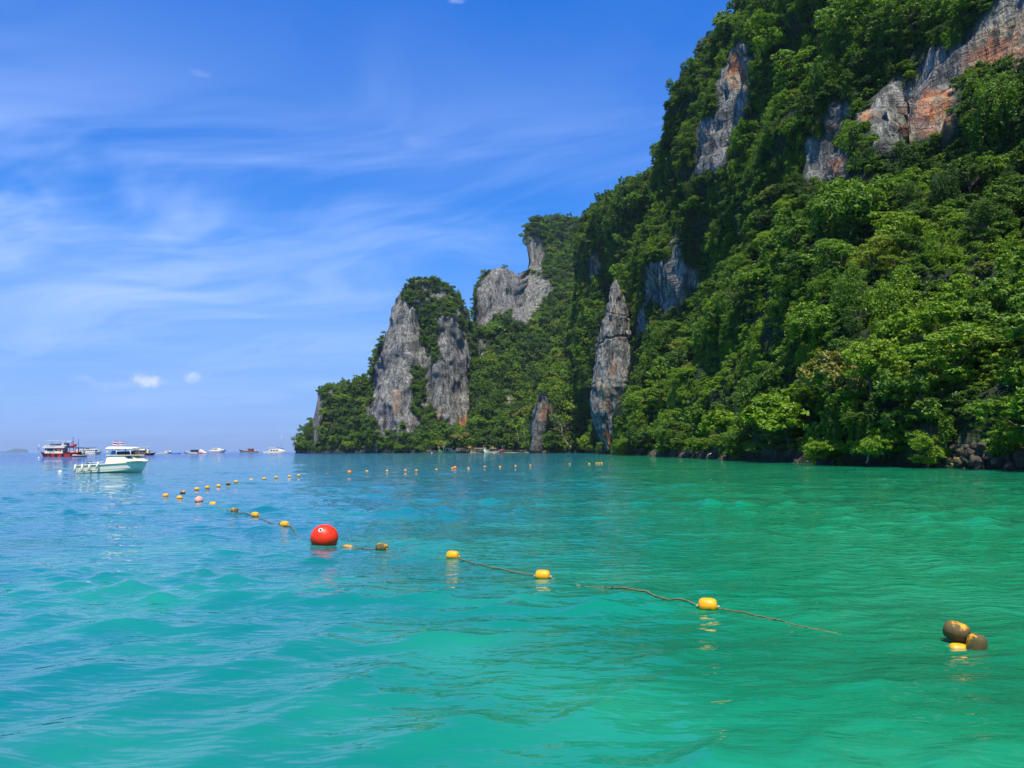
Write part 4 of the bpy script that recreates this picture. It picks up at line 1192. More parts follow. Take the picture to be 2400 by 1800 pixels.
prism("coaming", [(2.74, 1.62), (5.62, 1.64), (5.55, 1.71), (2.76, 1.70)], -0.92, 0.92, M['white'], cab, 0.0, 0.02)
roof = prism("hardtop", [(2.62, 2.30), (2.78, 2.24), (5.20, 2.26), (5.28, 2.34), (4.6, 2.46), (3.2, 2.50), (2.85, 2.48)], -0.95, 0.95, M['white'], b, 0.10, 0.035)
for (xa, za, xb, zb) in ((2.86, 1.64, 2.84, 2.28), (3.66, 1.64, 3.76, 2.28), (5.10, 1.60, 4.98, 2.28)):
    for s in (-1, 1): rod("post", [(xa, s * 0.84, za), (xb, s * 0.84, zb)], 0.045, M['white'], roof)
prism("wheelhouse", [(3.1, 1.66), (4.9, 1.66), (4.86, 2.06), (3.2, 2.0)], -0.5, 0.5, M['navy'], b, 0.1, 0.06)
box("blue_bag", 3.05, 3.55, -0.72, -0.36, 1.66, 2.10, M['blue'], b, 0.08)
box("seat", 4.0, 4.5, -0.7, -0.42, 1.66, 1.86, M['maroon'], b, 0.04)
for i, (x, zt, zb, sl) in enumerate(((0.14, 0.80, 0.10, -0.08), (0.78, 0.84, 0.12, -0.03), (1.48, 0.86, 0.18, -0.10), (2.28, 0.98, 0.42, -0.18))):
    V, F = tube([(x, -1.30, zt), (x + sl * 0.1, -1.33, zt - 0.04), (x + sl * 0.5, -1.34, (zt + zb) / 2), (x + sl * 0.9, -1.34, zb + 0.05), (x + sl, -1.33, zb)], [0.06, 0.10, 0.105, 0.10, 0.05], 10)
    fd = mesh_obj("fender", V, F, M['white'], b, smooth=True)
    rod("fender_line", [(x, -1.30, zt), (x, -1.08, zt + 0.12)], 0.015, M['grey'], fd)
V, F = tube([(0.62, 0, 0.55), (0.66, 0, 0.98), (0.98, 0, 1.02)], [0.16, 0.17, 0.12], 8)
mesh_obj("outboard_motor", V, F, M['navy'], b, smooth=True)
rod("stern_rail", [(1.0, -0.98, 0.86), (1.1, -0.98, 1.0), (2.5, -0.98, 1.06), (2.72, -0.98, 1.32)], 0.022, M['white'], b)
rod("bow_rail", [(5.75, -0.25, 1.16), (6.05, -0.12, 1.34), (6.25, 0, 1.2)], 0.02, M['white'], b)
flag(b, 2.92, 2.62, 0.50, 0.42); flag(b, 3.56, 2.64, 0.42, 0.36)

# ------------------------------------------------------------------ red and white dive boat (bow to the left)
b = boat_root("dive_boat", 89, 352, "red-hulled white dive boat with sun canopy, second boat from the left edge behind", "boat", "boats moored in the bay")
b['label'] = "large red-hulled dive boat with white cabin and canopy at far left"
h_ = hull("hull", 17.4, 5.2, lp(1.40, 1.40, 1.42, 1.55, 2.15), lp(-0.6, -0.8, -0.9, -0.8, -0.2), M['red'], b, 0.9, 0.08, 2.6, 0.25)
h_.scale = (-1, 1, 1); h_.location = (17.4, 0, 0)
for i, x in enumerate((5.6, 8.2, 11.2)):
    bm = bmesh.new(); bmesh.ops.create_cone(bm, cap_ends=True, segments=12, radius1=0.55, radius2=0.55, depth=0.3)
    tm = bpy.data.meshes.new("tyre"); bm.to_mesh(tm); bm.free(); tm.materials.append(M['dark'])
    o = link_mesh("tyre_fender", tm, b); o.location = (x, -2.75, 0.9); o.rotation_euler = (R_(90), 0, 0)
rod("bow_post", [(0.4, 0, 2.0), (-0.5, 0, 2.9), (-1.0, 0, 3.1), (-1.0, 0, 4.0)], 0.10, M['dark'], b)
box("bow_flag", -0.9, -0.5, -0.05, 0.05, 4.5, 5.2, M['flagwhite'], b); rod("flag_pole", [(-0.9, 0, 3.0), (-0.85, 0, 5.2)], 0.05, M['grey'], b)
cab = prism("cabin", [(2.9, 1.4), (3.0, 3.75), (10.8, 3.75), (10.8, 1.4)], -2.1, 2.1, M['white'], b, 0.05, 0.06)
for x0, x1, z0, z1, mm in ((4.0, 6.9, 2.55, 3.45, 'glass'), (7.4, 8.6, 2.55, 3.45, 'glass'), (9.6, 10.2, 2.4, 3.5, 'glass'), (3.1, 3.5, 2.8, 3.6, 'glass')):
    box("window", x0, x1, -2.16, -2.06, z0, z1, M[mm], cab)
box("orange_hatch", 8.5, 9.9, -2.24, -2.08, 2.8, 3.6, M['orange'], cab)
text_marks("lettering", 5.0, 7.4, -2.13, 1.95, 0.34, M['dark'], cab, (7, 5))
rf = prism("roof_deck", [(1.9, 3.75), (2.1, 4.05), (3.0, 4.95), (10.0, 4.75), (10.3, 5.1), (11.0, 6.0), (11.3, 5.9), (11.4, 4.2), (11.7, 3.95), (11.6, 3.75)], -2.5, 2.5, M['cream'], b, 0.15, 0.05)
text_marks("lettering", 3.9, 7.6, -2.46, 4.18, 0.5, M['dark'], rf, (3, 8))
box("bench", 5.0, 8.0, -2.0, 2.0, 4.9, 5.5, M['navy'], rf); box("bench", 8.6, 10.4, -2.0, 2.0, 4.9, 5.6, M['navy'], rf)
cn = prism("canopy", [(3.6, 6.88), (3.7, 7.05), (12.6, 6.85), (12.8, 6.62), (12.3, 6.62)], -2.4, 2.4, M['white'], b, 0.0, 0.04)
for x in (3.8, 7.2, 9.6, 12.2):
    for s in (-1, 1): rod("canopy_post", [(x, s * 2.2, 4.6), (x, s * 2.2, 6.8)], 0.07, M['grey'], cn)
rod("mast", [(14.0, 0, 4.0), (14.1, 0, 8.8)], 0.10, M['navy'], b); rod("mast", [(16.4, 0, 4.0), (16.5, 0, 7.9)], 0.08, M['navy'], b)
rod("crane_post", [(15.0, -1.2, 4.0), (15.0, -1.2, 6.6), (14.2, -1.2, 6.7)], 0.16, M['palewood'], b)
aft = prism("aft_roof", [(12.0, 3.75), (12.2, 4.05), (18.1, 4.0), (18.2, 3.8)], -2.4, 2.4, M['navy'], b)
for x in (13.9, 15.6, 17.7):
    for s in (-1, 1): rod("aft_post", [(x, s * 2.2, 1.3), (x, s * 2.2, 3.85)], 0.10, M['dark'], aft)
def capsule(name, p0, p1, r, mat, parent):
    p0, p1 = Vector(p0), Vector(p1); d_ = (p1 - p0)
    ks = [(0, 0.15), (0.06, 0.7), (0.18, 1.0), (0.82, 1.0), (0.94, 0.7), (1, 0.15)]
    V, F = tube([p0 + d_ * k for k, _ in ks], [r * q for _, q in ks], 10); return mesh_obj(name, V, F, mat, parent, smooth=True)
capsule("kayak", (13.6, -1.6, 4.5), (16.5, -1.6, 4.8), 0.5, M['bright_red'], b); capsule("kayak", (15.4, -1.9, 5.1), (16.7, -1.6, 5.4), 0.45, M['bright_red'], b)
capsule("life_raft", (14.2, -2.5, 1.75), (16.3, -2.5, 1.85), 0.5, M['orange'], b); capsule("drum", (16.6, -2.4, 1.7), (18.0, -2.4, 1.7), 0.6, M['bright_red'], b)
capsule("buoy_roll", (11.2, -1.8, 4.7), (12.4, -1.8, 4.7), 0.35, M['cream'], b)
box("deck_gear", 12.0, 17.2, -1.8, 1.8, 1.4, 2.1, M['dark'], b)
tb = boat_root("tender", 89, 344, "small white tender with black base, tied alongside the red dive boat's stern", "boat")
tb.location.x += 14.2
h_ = hull("hull", 6.2, 2.2, lp(0.95, 0.75, 0.7, 0.75, 1.0), lp(-0.2, -0.25, -0.25, -0.2, 0.0), M['white'], tb, 0.9, 0.08, 3.0, 0.5)
capsule("float_tube", (0.0, -1.12, 0.22), (5.9, -0.7, 0.25), 0.30, M['dark'], tb)
rod("side_rail", [(4.9, -0.9, 0.8), (5.3, -0.9, 2.4), (6.0, -0.4, 1.2)], 0.06, M['white'], tb); box("outboard_motor", 4.3, 4.9, -0.3, 0.3, 0.8, 2.2, M['navy'], tb, 0.06)

# ------------------------------------------------------------------ white ferry behind the dive boat
b = boat_root("ferry", 172, 700, "white two-deck ferry with a row of dark windows behind the red dive boat", "boat", "boats moored in the bay")
h_ = hull("hull", 23, 5.5, lp(1.6, 1.5, 1.6, 1.8, 2.4), lp(-0.7, -0.8, -0.8, -0.7, -0.1), M['white'], b, 0.85, 0.10, 2.6, 0.3)
cab = prism("cabin", [(1.5, 1.5), (1.5, 4.0), (20.0, 4.6), (20.4, 1.9)], -2.2, 2.2, M['white'], b, 0.05, 0.08)
for i in range(9): box("window", 3.0 + 1.6 * i, 4.1 + 1.6 * i, -2.26, -2.16, 2.45 + 0.06 * i, 3.35 + 0.06 * i, M['glass'], cab)
box("front_window", 17.8, 20.0, -2.28, -2.12, 2.5, 3.9, M['glass'], cab)
cn = prism("canopy", [(0.6, 5.2), (0.7, 5.4), (17.5, 6.1), (18.5, 6.0)], -2.2, 2.2, M['navy'], b)
for x in (1.5, 6.5, 11.5, 16.5):
    for s in (-1, 1): rod("canopy_post", [(x, s * 2.0, 4.0), (x, s * 2.0, 5.5 + 0.035 * x)], 0.06, M['grey'], cn)
box("red_locker", 9.2, 11.0, -1.5, 1.5, 4.2, 5.2, M['maroon'], b)

# ------------------------------------------------------------------ dark wooden tour boat right of the cabin boat
b = boat_root("tour_boat", 300, 436, "dark maroon wooden tour boat with white canopy, behind the white cabin boat's bow", "boat", "boats moored in the bay")
h_ = hull("hull", 14.2, 3.8, lp(1.7, 1.3, 1.2, 1.2, 1.5), lp(-0.5, -0.6, -0.6, -0.5, -0.05), M['maroon'], b, 0.7, 0.1, 2.2, 0.25)
rod("rub_rail", [(0, -1.45, 1.5), (3, -1.9, 1.2), (7, -1.92, 1.08), (11, -1.5, 1.1), (14, -0.2, 1.4)], 0.08, M['palewood'], h_)
cab = prism("deckhouse", [(2.0, 1.2), (2.2, 2.9), (9.5, 2.8), (9.6, 1.2)], -1.4, 1.4, M['wood'], b, 0.1, 0.05)
for i in range(4): box("window", 2.8 + 1.6 * i, 3.8 + 1.6 * i, -1.44, -1.30, 1.8, 2.5, M['glass'], cab)
box("white_locker", 9.2, 10.6, -1.2, 1.2, 1.2, 3.2, M['white'], b, 0.1); box("pale_gear", 5.0, 8.6, -1.3, 1.3, 2.8, 3.4, M['cream'], b, 0.2)
cn = prism("canopy", [(1.2, 4.2), (1.4, 4.5), (4.2, 4.62), (10.0, 4.75), (10.2, 4.6), (4.2, 4.4)], -1.5, 1.5, M['white'], b)
for x in (2.0, 5.5, 9.4):
    for s in (-1, 1): rod("canopy_post", [(x, s * 1.3, 1.2), (x, s * 1.3, 4.5)], 0.06, M['grey'], cn)
rod("bow_rail", [(10.4, -1.3, 2.4), (12.2, -0.9, 2.3), (13.9, -0.1, 2.2)], 0.06, M['navy'], b)

# ------------------------------------------------------------------ far boats on the horizon
b = boat_root("speedboat", 358, 800, "low white speedboat with small cabin at its right end, on the horizon", "boat", "boats moored in the bay")
hull("hull", 18, 4.0, lp(0.7, 0.9, 1.3, 1.5, 1.9), lp(-0.4, -0.5, -0.5, -0.4, 0.0), M['white'], b, 0.6, 0.1, 2.4, 0.4)
c_ = prism("cabin", [(10.5, 1.2), (11.2, 2.2), (12.0, 2.9), (15.2, 2.9), (16.4, 1.5)], -1.4, 1.4, M['white'], b, 0.2, 0.08)
box("window", 12.2, 15.0, -1.40, -1.2, 1.9, 2.5, M['glass'], c_)
b = boat_root("dinghy", 393, 650, "low blue dinghy between the two white speedboats", "boat", "boats moored in the bay")
hull("hull", 9.5, 2.0, lp(0.5, 0.45, 0.5, 0.8), lp(-0.2, -0.2, -0.2, 0.0), M['blue'], b, 0.5, 0.1, 2.0, 0.4); box("thwart", 3.0, 3.4, -0.8, 0.8, 0.42, 0.55, M['palewood'], b)
b = boat_root("speedboat", 425, 690, "white speedboat with red stern flash and dark canopy, overlapping the white yacht", "boat", "boats moored in the bay")
h_ = hull("hull", 20.5, 4.6, lp(0.9, 1.2, 1.4, 1.6, 2.2), lp(-0.5, -0.5, -0.5, -0.4, 0.1), M['white'], b, 0.8, 0.1, 2.4, 0.4); h_.scale = (-1, 1, 1); h_.location = (20.5, 0, 0)
prism("red_flash", [(12.5, 1.3), (17.5, 0.9), (20.0, 0.3), (15.0, 0.2)], -2.36, -2.26, M['bright_red'], h_).matrix_parent_inverse = Matrix.Identity(4)
h_.children[0].location = (20.5, 0, 0); h_.children[0].scale = (-1, 1, 1)
cn = prism("canopy", [(6.0, 3.0), (7.6, 3.5), (14.6, 3.4), (14.0, 3.0)], -1.8, 1.8, M['navy'], b)
for x in (7.0, 10.5, 13.5):
    for s in (-1, 1): rod("canopy_post", [(x, s * 1.6, 1.2), (x, s * 1.6, 3.1)], 0.07, M['grey'], cn)
prism("windscreen", [(6.5, 1.4), (7.6, 3.0), (12.5, 3.0), (13.5, 1.4)], -1.5, 1.5, M['glass'], b); prism("arch", [(14.4, 1.0), (14.8, 3.7), (15.4, 3.3), (16.6, 2.8), (19.0, 1.2), (20.2, 0.4), (18.6, 0.5), (16.6, 1.2)], -2.0, 2.0, M['white'], b)
for s in (-0.8, 0.8): box("outboard_motor", 20.4, 21.6, s - 0.35, s + 0.35, 0.2, 1.9, M['grey'], b, 0.08)
b = boat_root("motor_yacht", 477, 900, "white motor yacht with raked grey bow pointing right on the horizon", "boat", "boats moored in the bay")
hull("hull", 24, 5.6, lp(1.9, 1.9, 2.1, 2.6, 3.6), lp(-0.8, -0.9, -0.9, -0.7, 0.0), M['grey'], b, 0.9, 0.14, 2.4, 0.3)
c_ = prism("cabin", [(5.0, 2.0), (5.4, 3.2), (15.5, 3.6), (18.5, 3.0), (19.0, 2.4)], -2.2, 2.2, M['white'], b, 0.2, 0.1)
c2_ = prism("flybridge", [(9.2, 3.4), (9.4, 5.4), (15.6, 5.7), (18.6, 3.5)], -1.8, 1.8, M['white'], b, 0.2, 0.1); box("window", 9.8, 14.4, -1.86, -1.7, 4.1, 4.9, M['glass'], c2_)
prism("foredeck_house", [(18.6, 3.2), (19.4, 4.8), (20.6, 3.3)], -1.2, 1.2, M['white'], b); rod("mast", [(8.8, 0, 4.0), (8.4, 0, 6.6)], 0.15, M['white'], b); rod("anchor_roller", [(23.4, 0, 3.5), (24.6, 0, 4.4)], 0.2, M['grey'], b)
b = boat_root("fishing_boat", 556, 900, "rust-red and teal wooden fishing boat with cabin aft on the horizon", "boat", "boats moored in the bay")
h_ = hull("hull", 22, 5.0, lp(1.4, 1.6, 1.9, 2.6, 3.9), lp(-0.7, -0.8, -0.8, -0.6, 0.2), M['palewood'], b, 0.7, 0.14, 2.2, 0.3); h_.scale = (-1, 1, 1); h_.location = (22, 0, 0)
for (z, mm, nm, r_) in ((0.1, 'teal', "boot_stripe", 0.5), (1.75, 'rust', "bulwark", 0.35)):
    pts = []
    for i in range(15):
        t = i / 14; bb = 2.5 * (0.7 + 0.3 * min(1, t / 0.35)) * (1 - max(0, (t - 0.42) / 0.58) ** 2.2); sh_ = lp(1.4, 1.6, 1.9, 2.6, 3.9)(t)
        pts.append((22 - 21.5 * t * (0.93 if z < 1 else 1), -max(0.1, bb * (0.85 if z < 1 else 0.97)), z if z < 1 else sh_ - 0.1))
    rod(nm, pts, r_, M[mm], h_ if False else b)
c_ = prism("wheelhouse", [(10.8, 1.6), (10.6, 4.6), (16.6, 4.7), (16.6, 1.6)], -1.5, 1.5, M['rust'], b, 0.05, 0.06); prism("roof", [(10.2, 4.6), (10.3, 4.95), (17.4, 4.9), (17.3, 4.6)], -1.8, 1.8, M['palewood'], c_); box("doorway", 15.6, 16.5, -1.56, -1.4, 2.0, 3.8, M['dark'], c_)
rod("stern_frame", [(17.0, -1.2, 4.5), (19.0, -1.2, 3.2), (20.8, -1.2, 1.6)], 0.14, M['grey'], b); box("orange_gear", 18.4, 20.6, -1.4, 1.4, 1.3, 2.1, M['orange'], b, 0.2)
b = boat_root("catamaran", 617, 850, "white sailing catamaran with tall bare mast by the headland's tip", "boat", "boats moored in the bay")
for s in (-1, 1):
    o = hull("hull", 23.5, 2.0, lp(1.5, 1.5, 1.5, 1.7, 1.9), lp(-0.5, -0.6, -0.6, -0.5, 0.1), M['white'], b, 0.8, 0.06, 2.6, 0.3); o.location = (0, s * 3.6, 0)
prism("bridge_deck", [(3.0, 1.2), (3.0, 1.8), (19.5, 1.9), (19.8, 1.2)], -3.2, 3.2, M['grey'], b)
c_ = prism("saloon", [(5.0, 1.8), (6.5, 3.9), (14.5, 4.4), (16.0, 4.2), (21.5, 2.0)], -2.9, 2.9, M['white'], b, 0.3, 0.12)
for x0 in (6.6, 9.6, 12.6): prism("window", [(x0, 2.2), (x0 + 0.9, 3.4), (x0 + 2.5, 3.5), (x0 + 2.2, 2.2)], -2.98, -2.7, M['glass'], c_)
prism("hardtop", [(4.6, 5.2), (4.9, 5.6), (11.0, 5.9), (11.2, 5.6)], -2.4, 2.4, M['white'], b, 0.1, 0.08)
for x in (5.2, 10.6):
    for s in (-1, 1): rod("hardtop_post", [(x, s * 2.0, 3.4), (x, s * 2.0, 5.4)], 0.08, M['white'], b)
rod("boom_cover", [(12.6, 0, 5.4), (20.4, 0, 4.6)], 0.3, M['navy'], b); rod("mast", [(17.6, 0, 3.0), (18.2, 0, 20.0)], 0.17, M['grey'], b); rod("forestay", [(13.0, 0, 5.6), (18.1, 0, 19.0)], 0.09, M['grey'], b)

# ------------------------------------------------------------------ longtail boats drawn up at the beach
def longtail(x, Y, L, rz, mh, mc, label, mirror=False, sash='bright_red', canopy=True):
    b = boat_root("longtail_boat", x, Y, label, "boat", "longtail boats at the beach", rz); b.scale = (1.05, 1.2, 1.3)
    n = 20; V = []; F = []
    for i in range(n):
        t = i / (n - 1); w_ = 0.95 * math.sin(math.pi * min(1, 0.12 + t * 0.9)) ** 0.6 * (1 if t < 0.55 else max(0.03, 1 - ((t - 0.55) / 0.45) ** 2))
        s_ = 0.75 + 0.15 * (1 - t) + 2.6 * max(0, t - 0.6) ** 2 / 0.16 * 0.75; k_ = -0.3 + 2.2 * max(0, t - 0.78) ** 2 / 0.0484 * 0.5
        for q, z in ((-w_, s_), (-w_ * 0.72, (s_ + k_) / 2), (0, k_), (w_ * 0.72, (s_ + k_) / 2), (w_, s_), (w_ * 0.86, s_ - 0.02), (0, min(s_ - 0.05, k_ + 0.35)), (-w_ * 0.86, s_ - 0.02)): V.append((L * t, q, z))
    for i in range(n - 1):
        for j in range(8): F.append((i * 8 + j, i * 8 + (j + 1) % 8, (i + 1) * 8 + (j + 1) % 8, (i + 1) * 8 + j))
    F.append(tuple(range(8))); F.append(tuple(range((n - 1) * 8, n * 8))[::-1])
    o = mesh_obj("hull", V, F, M[mh], b)
    if mirror: o.scale = (-1, 1, 1); o.location = (L, 0, 0)
    X = (lambda v: L - v) if mirror else (lambda v: v)
    pw = rod("prow", [(X(L * 0.985), 0, 2.3), (X(L * 1.01), 0, 3.0), (X(L * 1.015), 0, 3.7)], 0.13, M['palewood'], b)
    rod("sash", [(X(L * 1.005), 0, 2.5), (X(L * 1.013), 0, 3.2)], 0.30, M[sash], pw)
    if canopy:
        c_ = prism("canopy", [(X(L * 0.2), 2.35), (X(L * 0.22), 2.55), (X(L * 0.6), 2.65), (X(L * 0.62), 2.45)], -0.9, 0.9, M[mc], b)
        for k in (0.24, 0.42, 0.58):
            for s in (-1, 1): rod("canopy_post", [(X(L * k), s * 0.78, 0.8), (X(L * k), s * 0.78, 2.5)], 0.05, M['palewood'], c_)
    eng = box("engine", min(X(0.3), X(1.3)), max(X(0.3), X(1.3)), -0.35, 0.35, 0.9, 1.6, M['dark'], b, 0.08)
    rod("tail_shaft", [(X(0.4), 0, 1.3), (X(-3.2), 0, 1.9)], 0.06, M['grey'], eng)
    return b
longtail(1027, 545, 11.5, R_(4), 'green', 'blue', "green longtail boat, leftmost at the beach, with red sash on its left prow", mirror=True, sash='bright_red')
longtail(1062, 549, 11.0, R_(-12), 'wood', 'palewood', "brown wooden longtail boat, second from the left at the beach", sash='yellow')
longtail(1079, 538, 6.5, R_(5), 'dark', 'wood', "dark short longtail boat nearest the water at the beach with orange sash", sash='orange')
longtail(1098, 552, 10.5, R_(14), 'palewood', 'cream', "pale wooden longtail boat in the middle of the beached row", mirror=True, sash='orange')
longtail(1116, 550, 11.0, R_(-6), 'wood', 'white', "brown longtail boat with white canopy right of the middle", sash='orange')
longtail(1134, 548, 10.0, R_(3), 'white', 'white', "white longtail boat with pinkish-red side, second from the right", mirror=True, sash='bright_red')
longtail(1152, 550, 7.5, R_(20), 'bright_red', 'navy', "red-hulled longtail boat with dark canopy, rightmost at the beach", sash='blue')

# ------------------------------------------------------------------ swim-line floats
def float_material(name, base, algae, amount):
    mt, nt = material(name)
    tc = nt.new('ShaderNodeTexCoord'); oi = nt.new('ShaderNodeObjectInfo')
    v = nt.vmath('ADD', tc.outputs['Object'], nt.comb(nt.math('MULTIPLY', oi.outputs['Random'], 17.0), 0.0, 0.0))
    gz = nt.sep(tc.outputs['Object'])[2]
    n1 = nt.noise(v, 9.0, 4, 0.65); n2 = nt.noise(v, 34.0, 3, 0.6)
    c = nt.mix(nt.smooth(n1, 0.45, 0.7, 0.0, 0.55), base, tuple(q * k for q, k in zip(base, (0.95, 0.55, 0.6))))
    f = nt.smooth(nt.math('ADD', nt.math('ADD', n1, nt.math('MULTIPLY', n2, 0.25)), nt.math('MULTIPLY', gz, -1.8)), 0.78 - amount, 1.0 - amount)
    c = nt.mix(f, c, nt.mix(n2, algae, tuple(q * 2.4 for q in algae)))
    nb = nt.bump(nt.math('ADD', n2, nt.math('MULTIPLY', f, 0.4)), 0.35, 0.006)
    finish(nt, principled(nt, c, nt.lin(f, 0, 1, 0.42, 0.75), 0.35, nb))
    return mt
mt_float = float_material("yellow_float_plastic", (0.86, 0.37, 0.004), (0.060, 0.045, 0.018), 0.10)
mt_float_dirty = float_material("algae_covered_float", (0.84, 0.36, 0.004), (0.055, 0.042, 0.013), 0.45)
mt_knot = paint("rope_fibre", (0.56, 0.48, 0.30), 0.9, 0.1, 0.5, scale=60.0)
mt_rope = paint("old_rope", (0.20, 0.15, 0.07), 0.9, 0.1, 0.7, scale=25.0)
def barrel_mesh(name, L, r, mat, ns=20):
    prof = [(-1.0, 0.16), (-0.985, 0.42), (-0.93, 0.66), (-0.82, 0.83), (-0.62, 0.95), (-0.3, 1.0), (0, 1.01), (0.3, 1.0), (0.62, 0.95), (0.82, 0.83), (0.93, 0.66), (0.985, 0.42), (1.0, 0.16)]
    V, F = tube([(L / 2 * a, 0, 0) for a, _ in prof], [r * q for _, q in prof], ns)
    # end holes
    b0 = len(V)
    me = bpy.data.meshes.new(name); me.from_pydata([tuple(v) for v in V], [], F); me.materials.append(mat)
    me.polygons.foreach_set('use_smooth', [True] * len(me.polygons)); me.update(); return me
FL = barrel_mesh("float_body", 0.245, 0.098, mt_float); FLD = barrel_mesh("float_body_dirty", 0.262, 0.104, mt_float_dirty, 24)
bm = bmesh.new(); bmesh.ops.create_icosphere(bm, subdivisions=2, radius=0.018)
for v in bm.verts: v.co += v.co.normalized() * 0.008 * noise.noise(v.co * 60)
KN = bpy.data.meshes.new("knot"); bm.to_mesh(KN); bm.free(); KN.materials.append(mt_knot)
bm = bmesh.new(); bmesh.ops.create_cone(bm, cap_ends=True, segments=14, radius1=0.022, radius2=0.022, depth=0.012)
HOLE = bpy.data.meshes.new("hole"); bm.to_mesh(HOLE); bm.free(); HOLE.materials.append(M['dark'])
def place_float(x, y, label, rz=0.0, dz=0.04, mesh=None, parts=True, s=1.0, tilt=0.0, group="yellow floats on the swim line"):
    P = on_water(x, y)
    root = empty("swim_float", (P.x, P.y, water_level(P.x, P.y) + dz), rz); root.rotation_euler = (0, tilt, rz); s *= 0.93; root.scale = (s, s, s)
    tag(root, label, "float", group)
    bd = link_mesh("body", mesh or FL, root)
    if parts:
        for q in (-1, 1):
            k = link_mesh("knot", KN, root); k.location = (q * 0.137, 0, -0.012); k.rotation_euler = (random.random() * 3, random.random() * 3, 0); k.scale = (1.15, 1, 0.9)
    return root
# near line, from the red ball towards the camera
place_float(815, 1280, "half-sunk brownish float just right of the red ball", R_(-15), -0.055, FLD)
place_float(895, 1291, "algae-darkened yellow float, second to the right of the red ball", R_(-28), 0.035, FLD)
place_float(1061, 1307, "clean yellow float, third to the right of the red ball", R_(-18), 0.04)
place_float(1272, 1353, "yellow float near the picture's centre with a rope running in from the left", R_(-14), 0.045)
place_float(1659, 1428, "large yellow float with brown algae underneath, between centre and right edge", R_(-16), 0.045, FLD and FL)
# near line, from the red ball out to the corner
for i, (x, y) in enumerate(((667, 1237), (598, 1208), (550, 1201), (499, 1187), (421, 1168), (388, 1164))):
    skip = "nearest the red ball" if i == 0 else "%s from the red ball going left" % ORD[i]
    place_float(x, y, "yellow float on the left-hand line, %s" % skip, R_(-25 + 9 * i), 0.045, FLD if i == 2 else FL)
for i, (x, y) in enumerate(((428, 1157), (461, 1149), (486, 1146), (512, 1141), (535, 1136), (553, 1132), (589, 1126), (619, 1124), (647, 1121), (678, 1118), (700, 1116))):
    place_float(x, y, "small yellow float on the far line, %s from its left corner" % ORD[i], R_(20 + 7 * (i % 3)), 0.05, FLD if i in (0, 4) else FL, parts=False)
place_float(767, 1111, "dark low float in the gap left of the orange ball", R_(5), -0.02, FLD, parts=False)
for i, (x, y) in enumerate(((860, 1107), (907, 1106), (950, 1105), (976, 1105), (1023, 1102), (1060, 1099), (1098, 1099), (1136, 1096), (1172, 1095), (1208, 1093), (1243, 1092), (1335, 1089), (1381, 1088))):
    place_float(x, y, "tiny yellow float on the far line, %s right of the orange ball" % ORD[i], R_(10 * (i % 4)), 0.06, FL, parts=False, s=1.1)
for i, (x, y) in enumerate(((1398, 1087), (1404, 1086.6), (1410, 1086.2))):
    place_float(x, y, "%s of three touching yellow floats at the far line's right end" % ("left", "middle", "right")[i], R_(5), 0.06, FL, parts=False, s=1.15)
# the tangle of fouled floats at lower right
r1 = place_float(2243, 1503, "upper algae-covered float of the tangle at lower right, end hole showing", 0, 0.20, FLD, parts=False)
P = r1.location.copy(); P.z = P.z
r1.rotation_euler = (R_(-10), R_(12), R_(-38)); r1.location.z = water_level(P.x, P.y) + 0.115
k = link_mesh("hole", HOLE, r1); k.rotation_euler = (0, R_(90), 0); k.location = (0.129, 0, 0)
r2 = place_float(2289, 1516, "lower right algae-covered float of the tangle, upright with yellow top", 0, 0.04, FLD, parts=False, s=0.96)
r2.rotation_euler = (R_(8), R_(-82), R_(-20)); r2.location.z = water_level(r2.location.x, r2.location.y) + 0.02
r3 = place_float(2246, 1511, "small orange float under the tangle's upper float", 0, 0.0, FL, parts=False, s=0.78)
r3.rotation_euler = (R_(0), R_(4), R_(-12)); r3.location.z = water_level(r3.location.x, r3.location.y) - 0.035
ro = rod("tie_cord", [r1.location + Vector((0.09, -0.085, -0.005)), (r1.location + r2.location) / 2 + Vector((0.05, -0.06, 0.06)), r2.location + Vector((-0.02, -0.03, 0.125))], 0.006, mt_rope, None)
tag(ro, "thin dark cord tying the two tangled floats together at lower right", "cord")

# ------------------------------------------------------------------ ball buoys
def ball_mesh(name, r, mat, squash=0.92, bump_=0.02):
    bm = bmesh.new(); bmesh.ops.create_uvsphere(bm, u_segments=36, v_segments=24, radius=r)
    for v in bm.verts:
        n_ = v.co.normalized(); v.co *= 1 + bump_ * noise.noise(n_ * 1.6); v.co.z *= squash
    me = bpy.data.meshes.new(name); bm.to_mesh(me); bm.free(); me.materials.append(mat)
    me.polygons.foreach_set('use_smooth', [True] * len(me.polygons)); return me
mt_red = float_material("red_buoy_plastic", (0.86, 0.034, 0.003), (0.030, 0.030, 0.020), -0.42)
mt_pink = float_material("faded_pink_buoy", (0.80, 0.36, 0.26), (0.16, 0.05, 0.04), -0.20)
mt_orange_b = float_material("orange_buoy_plastic", (0.80, 0.22, 0.03), (0.20, 0.05, 0.02), -0.25)
P = on_water(760, 1276)
r = 0.295
root = empty("ball_buoy", (P.x, P.y, water_level(P.x, P.y) + 0.145)); tag(root, "big red ball buoy with a white-rimmed eye, left of centre", "buoy", "ball buoys on the swim line")
bd = link_mesh("ball", ball_mesh("red_ball", r, mt_red, 0.95), root)
ex = Vector((-0.10, -0.80, 0.62)).normalized()
q = ex.to_track_quat('Z', 'Y')
bm = bmesh.new()
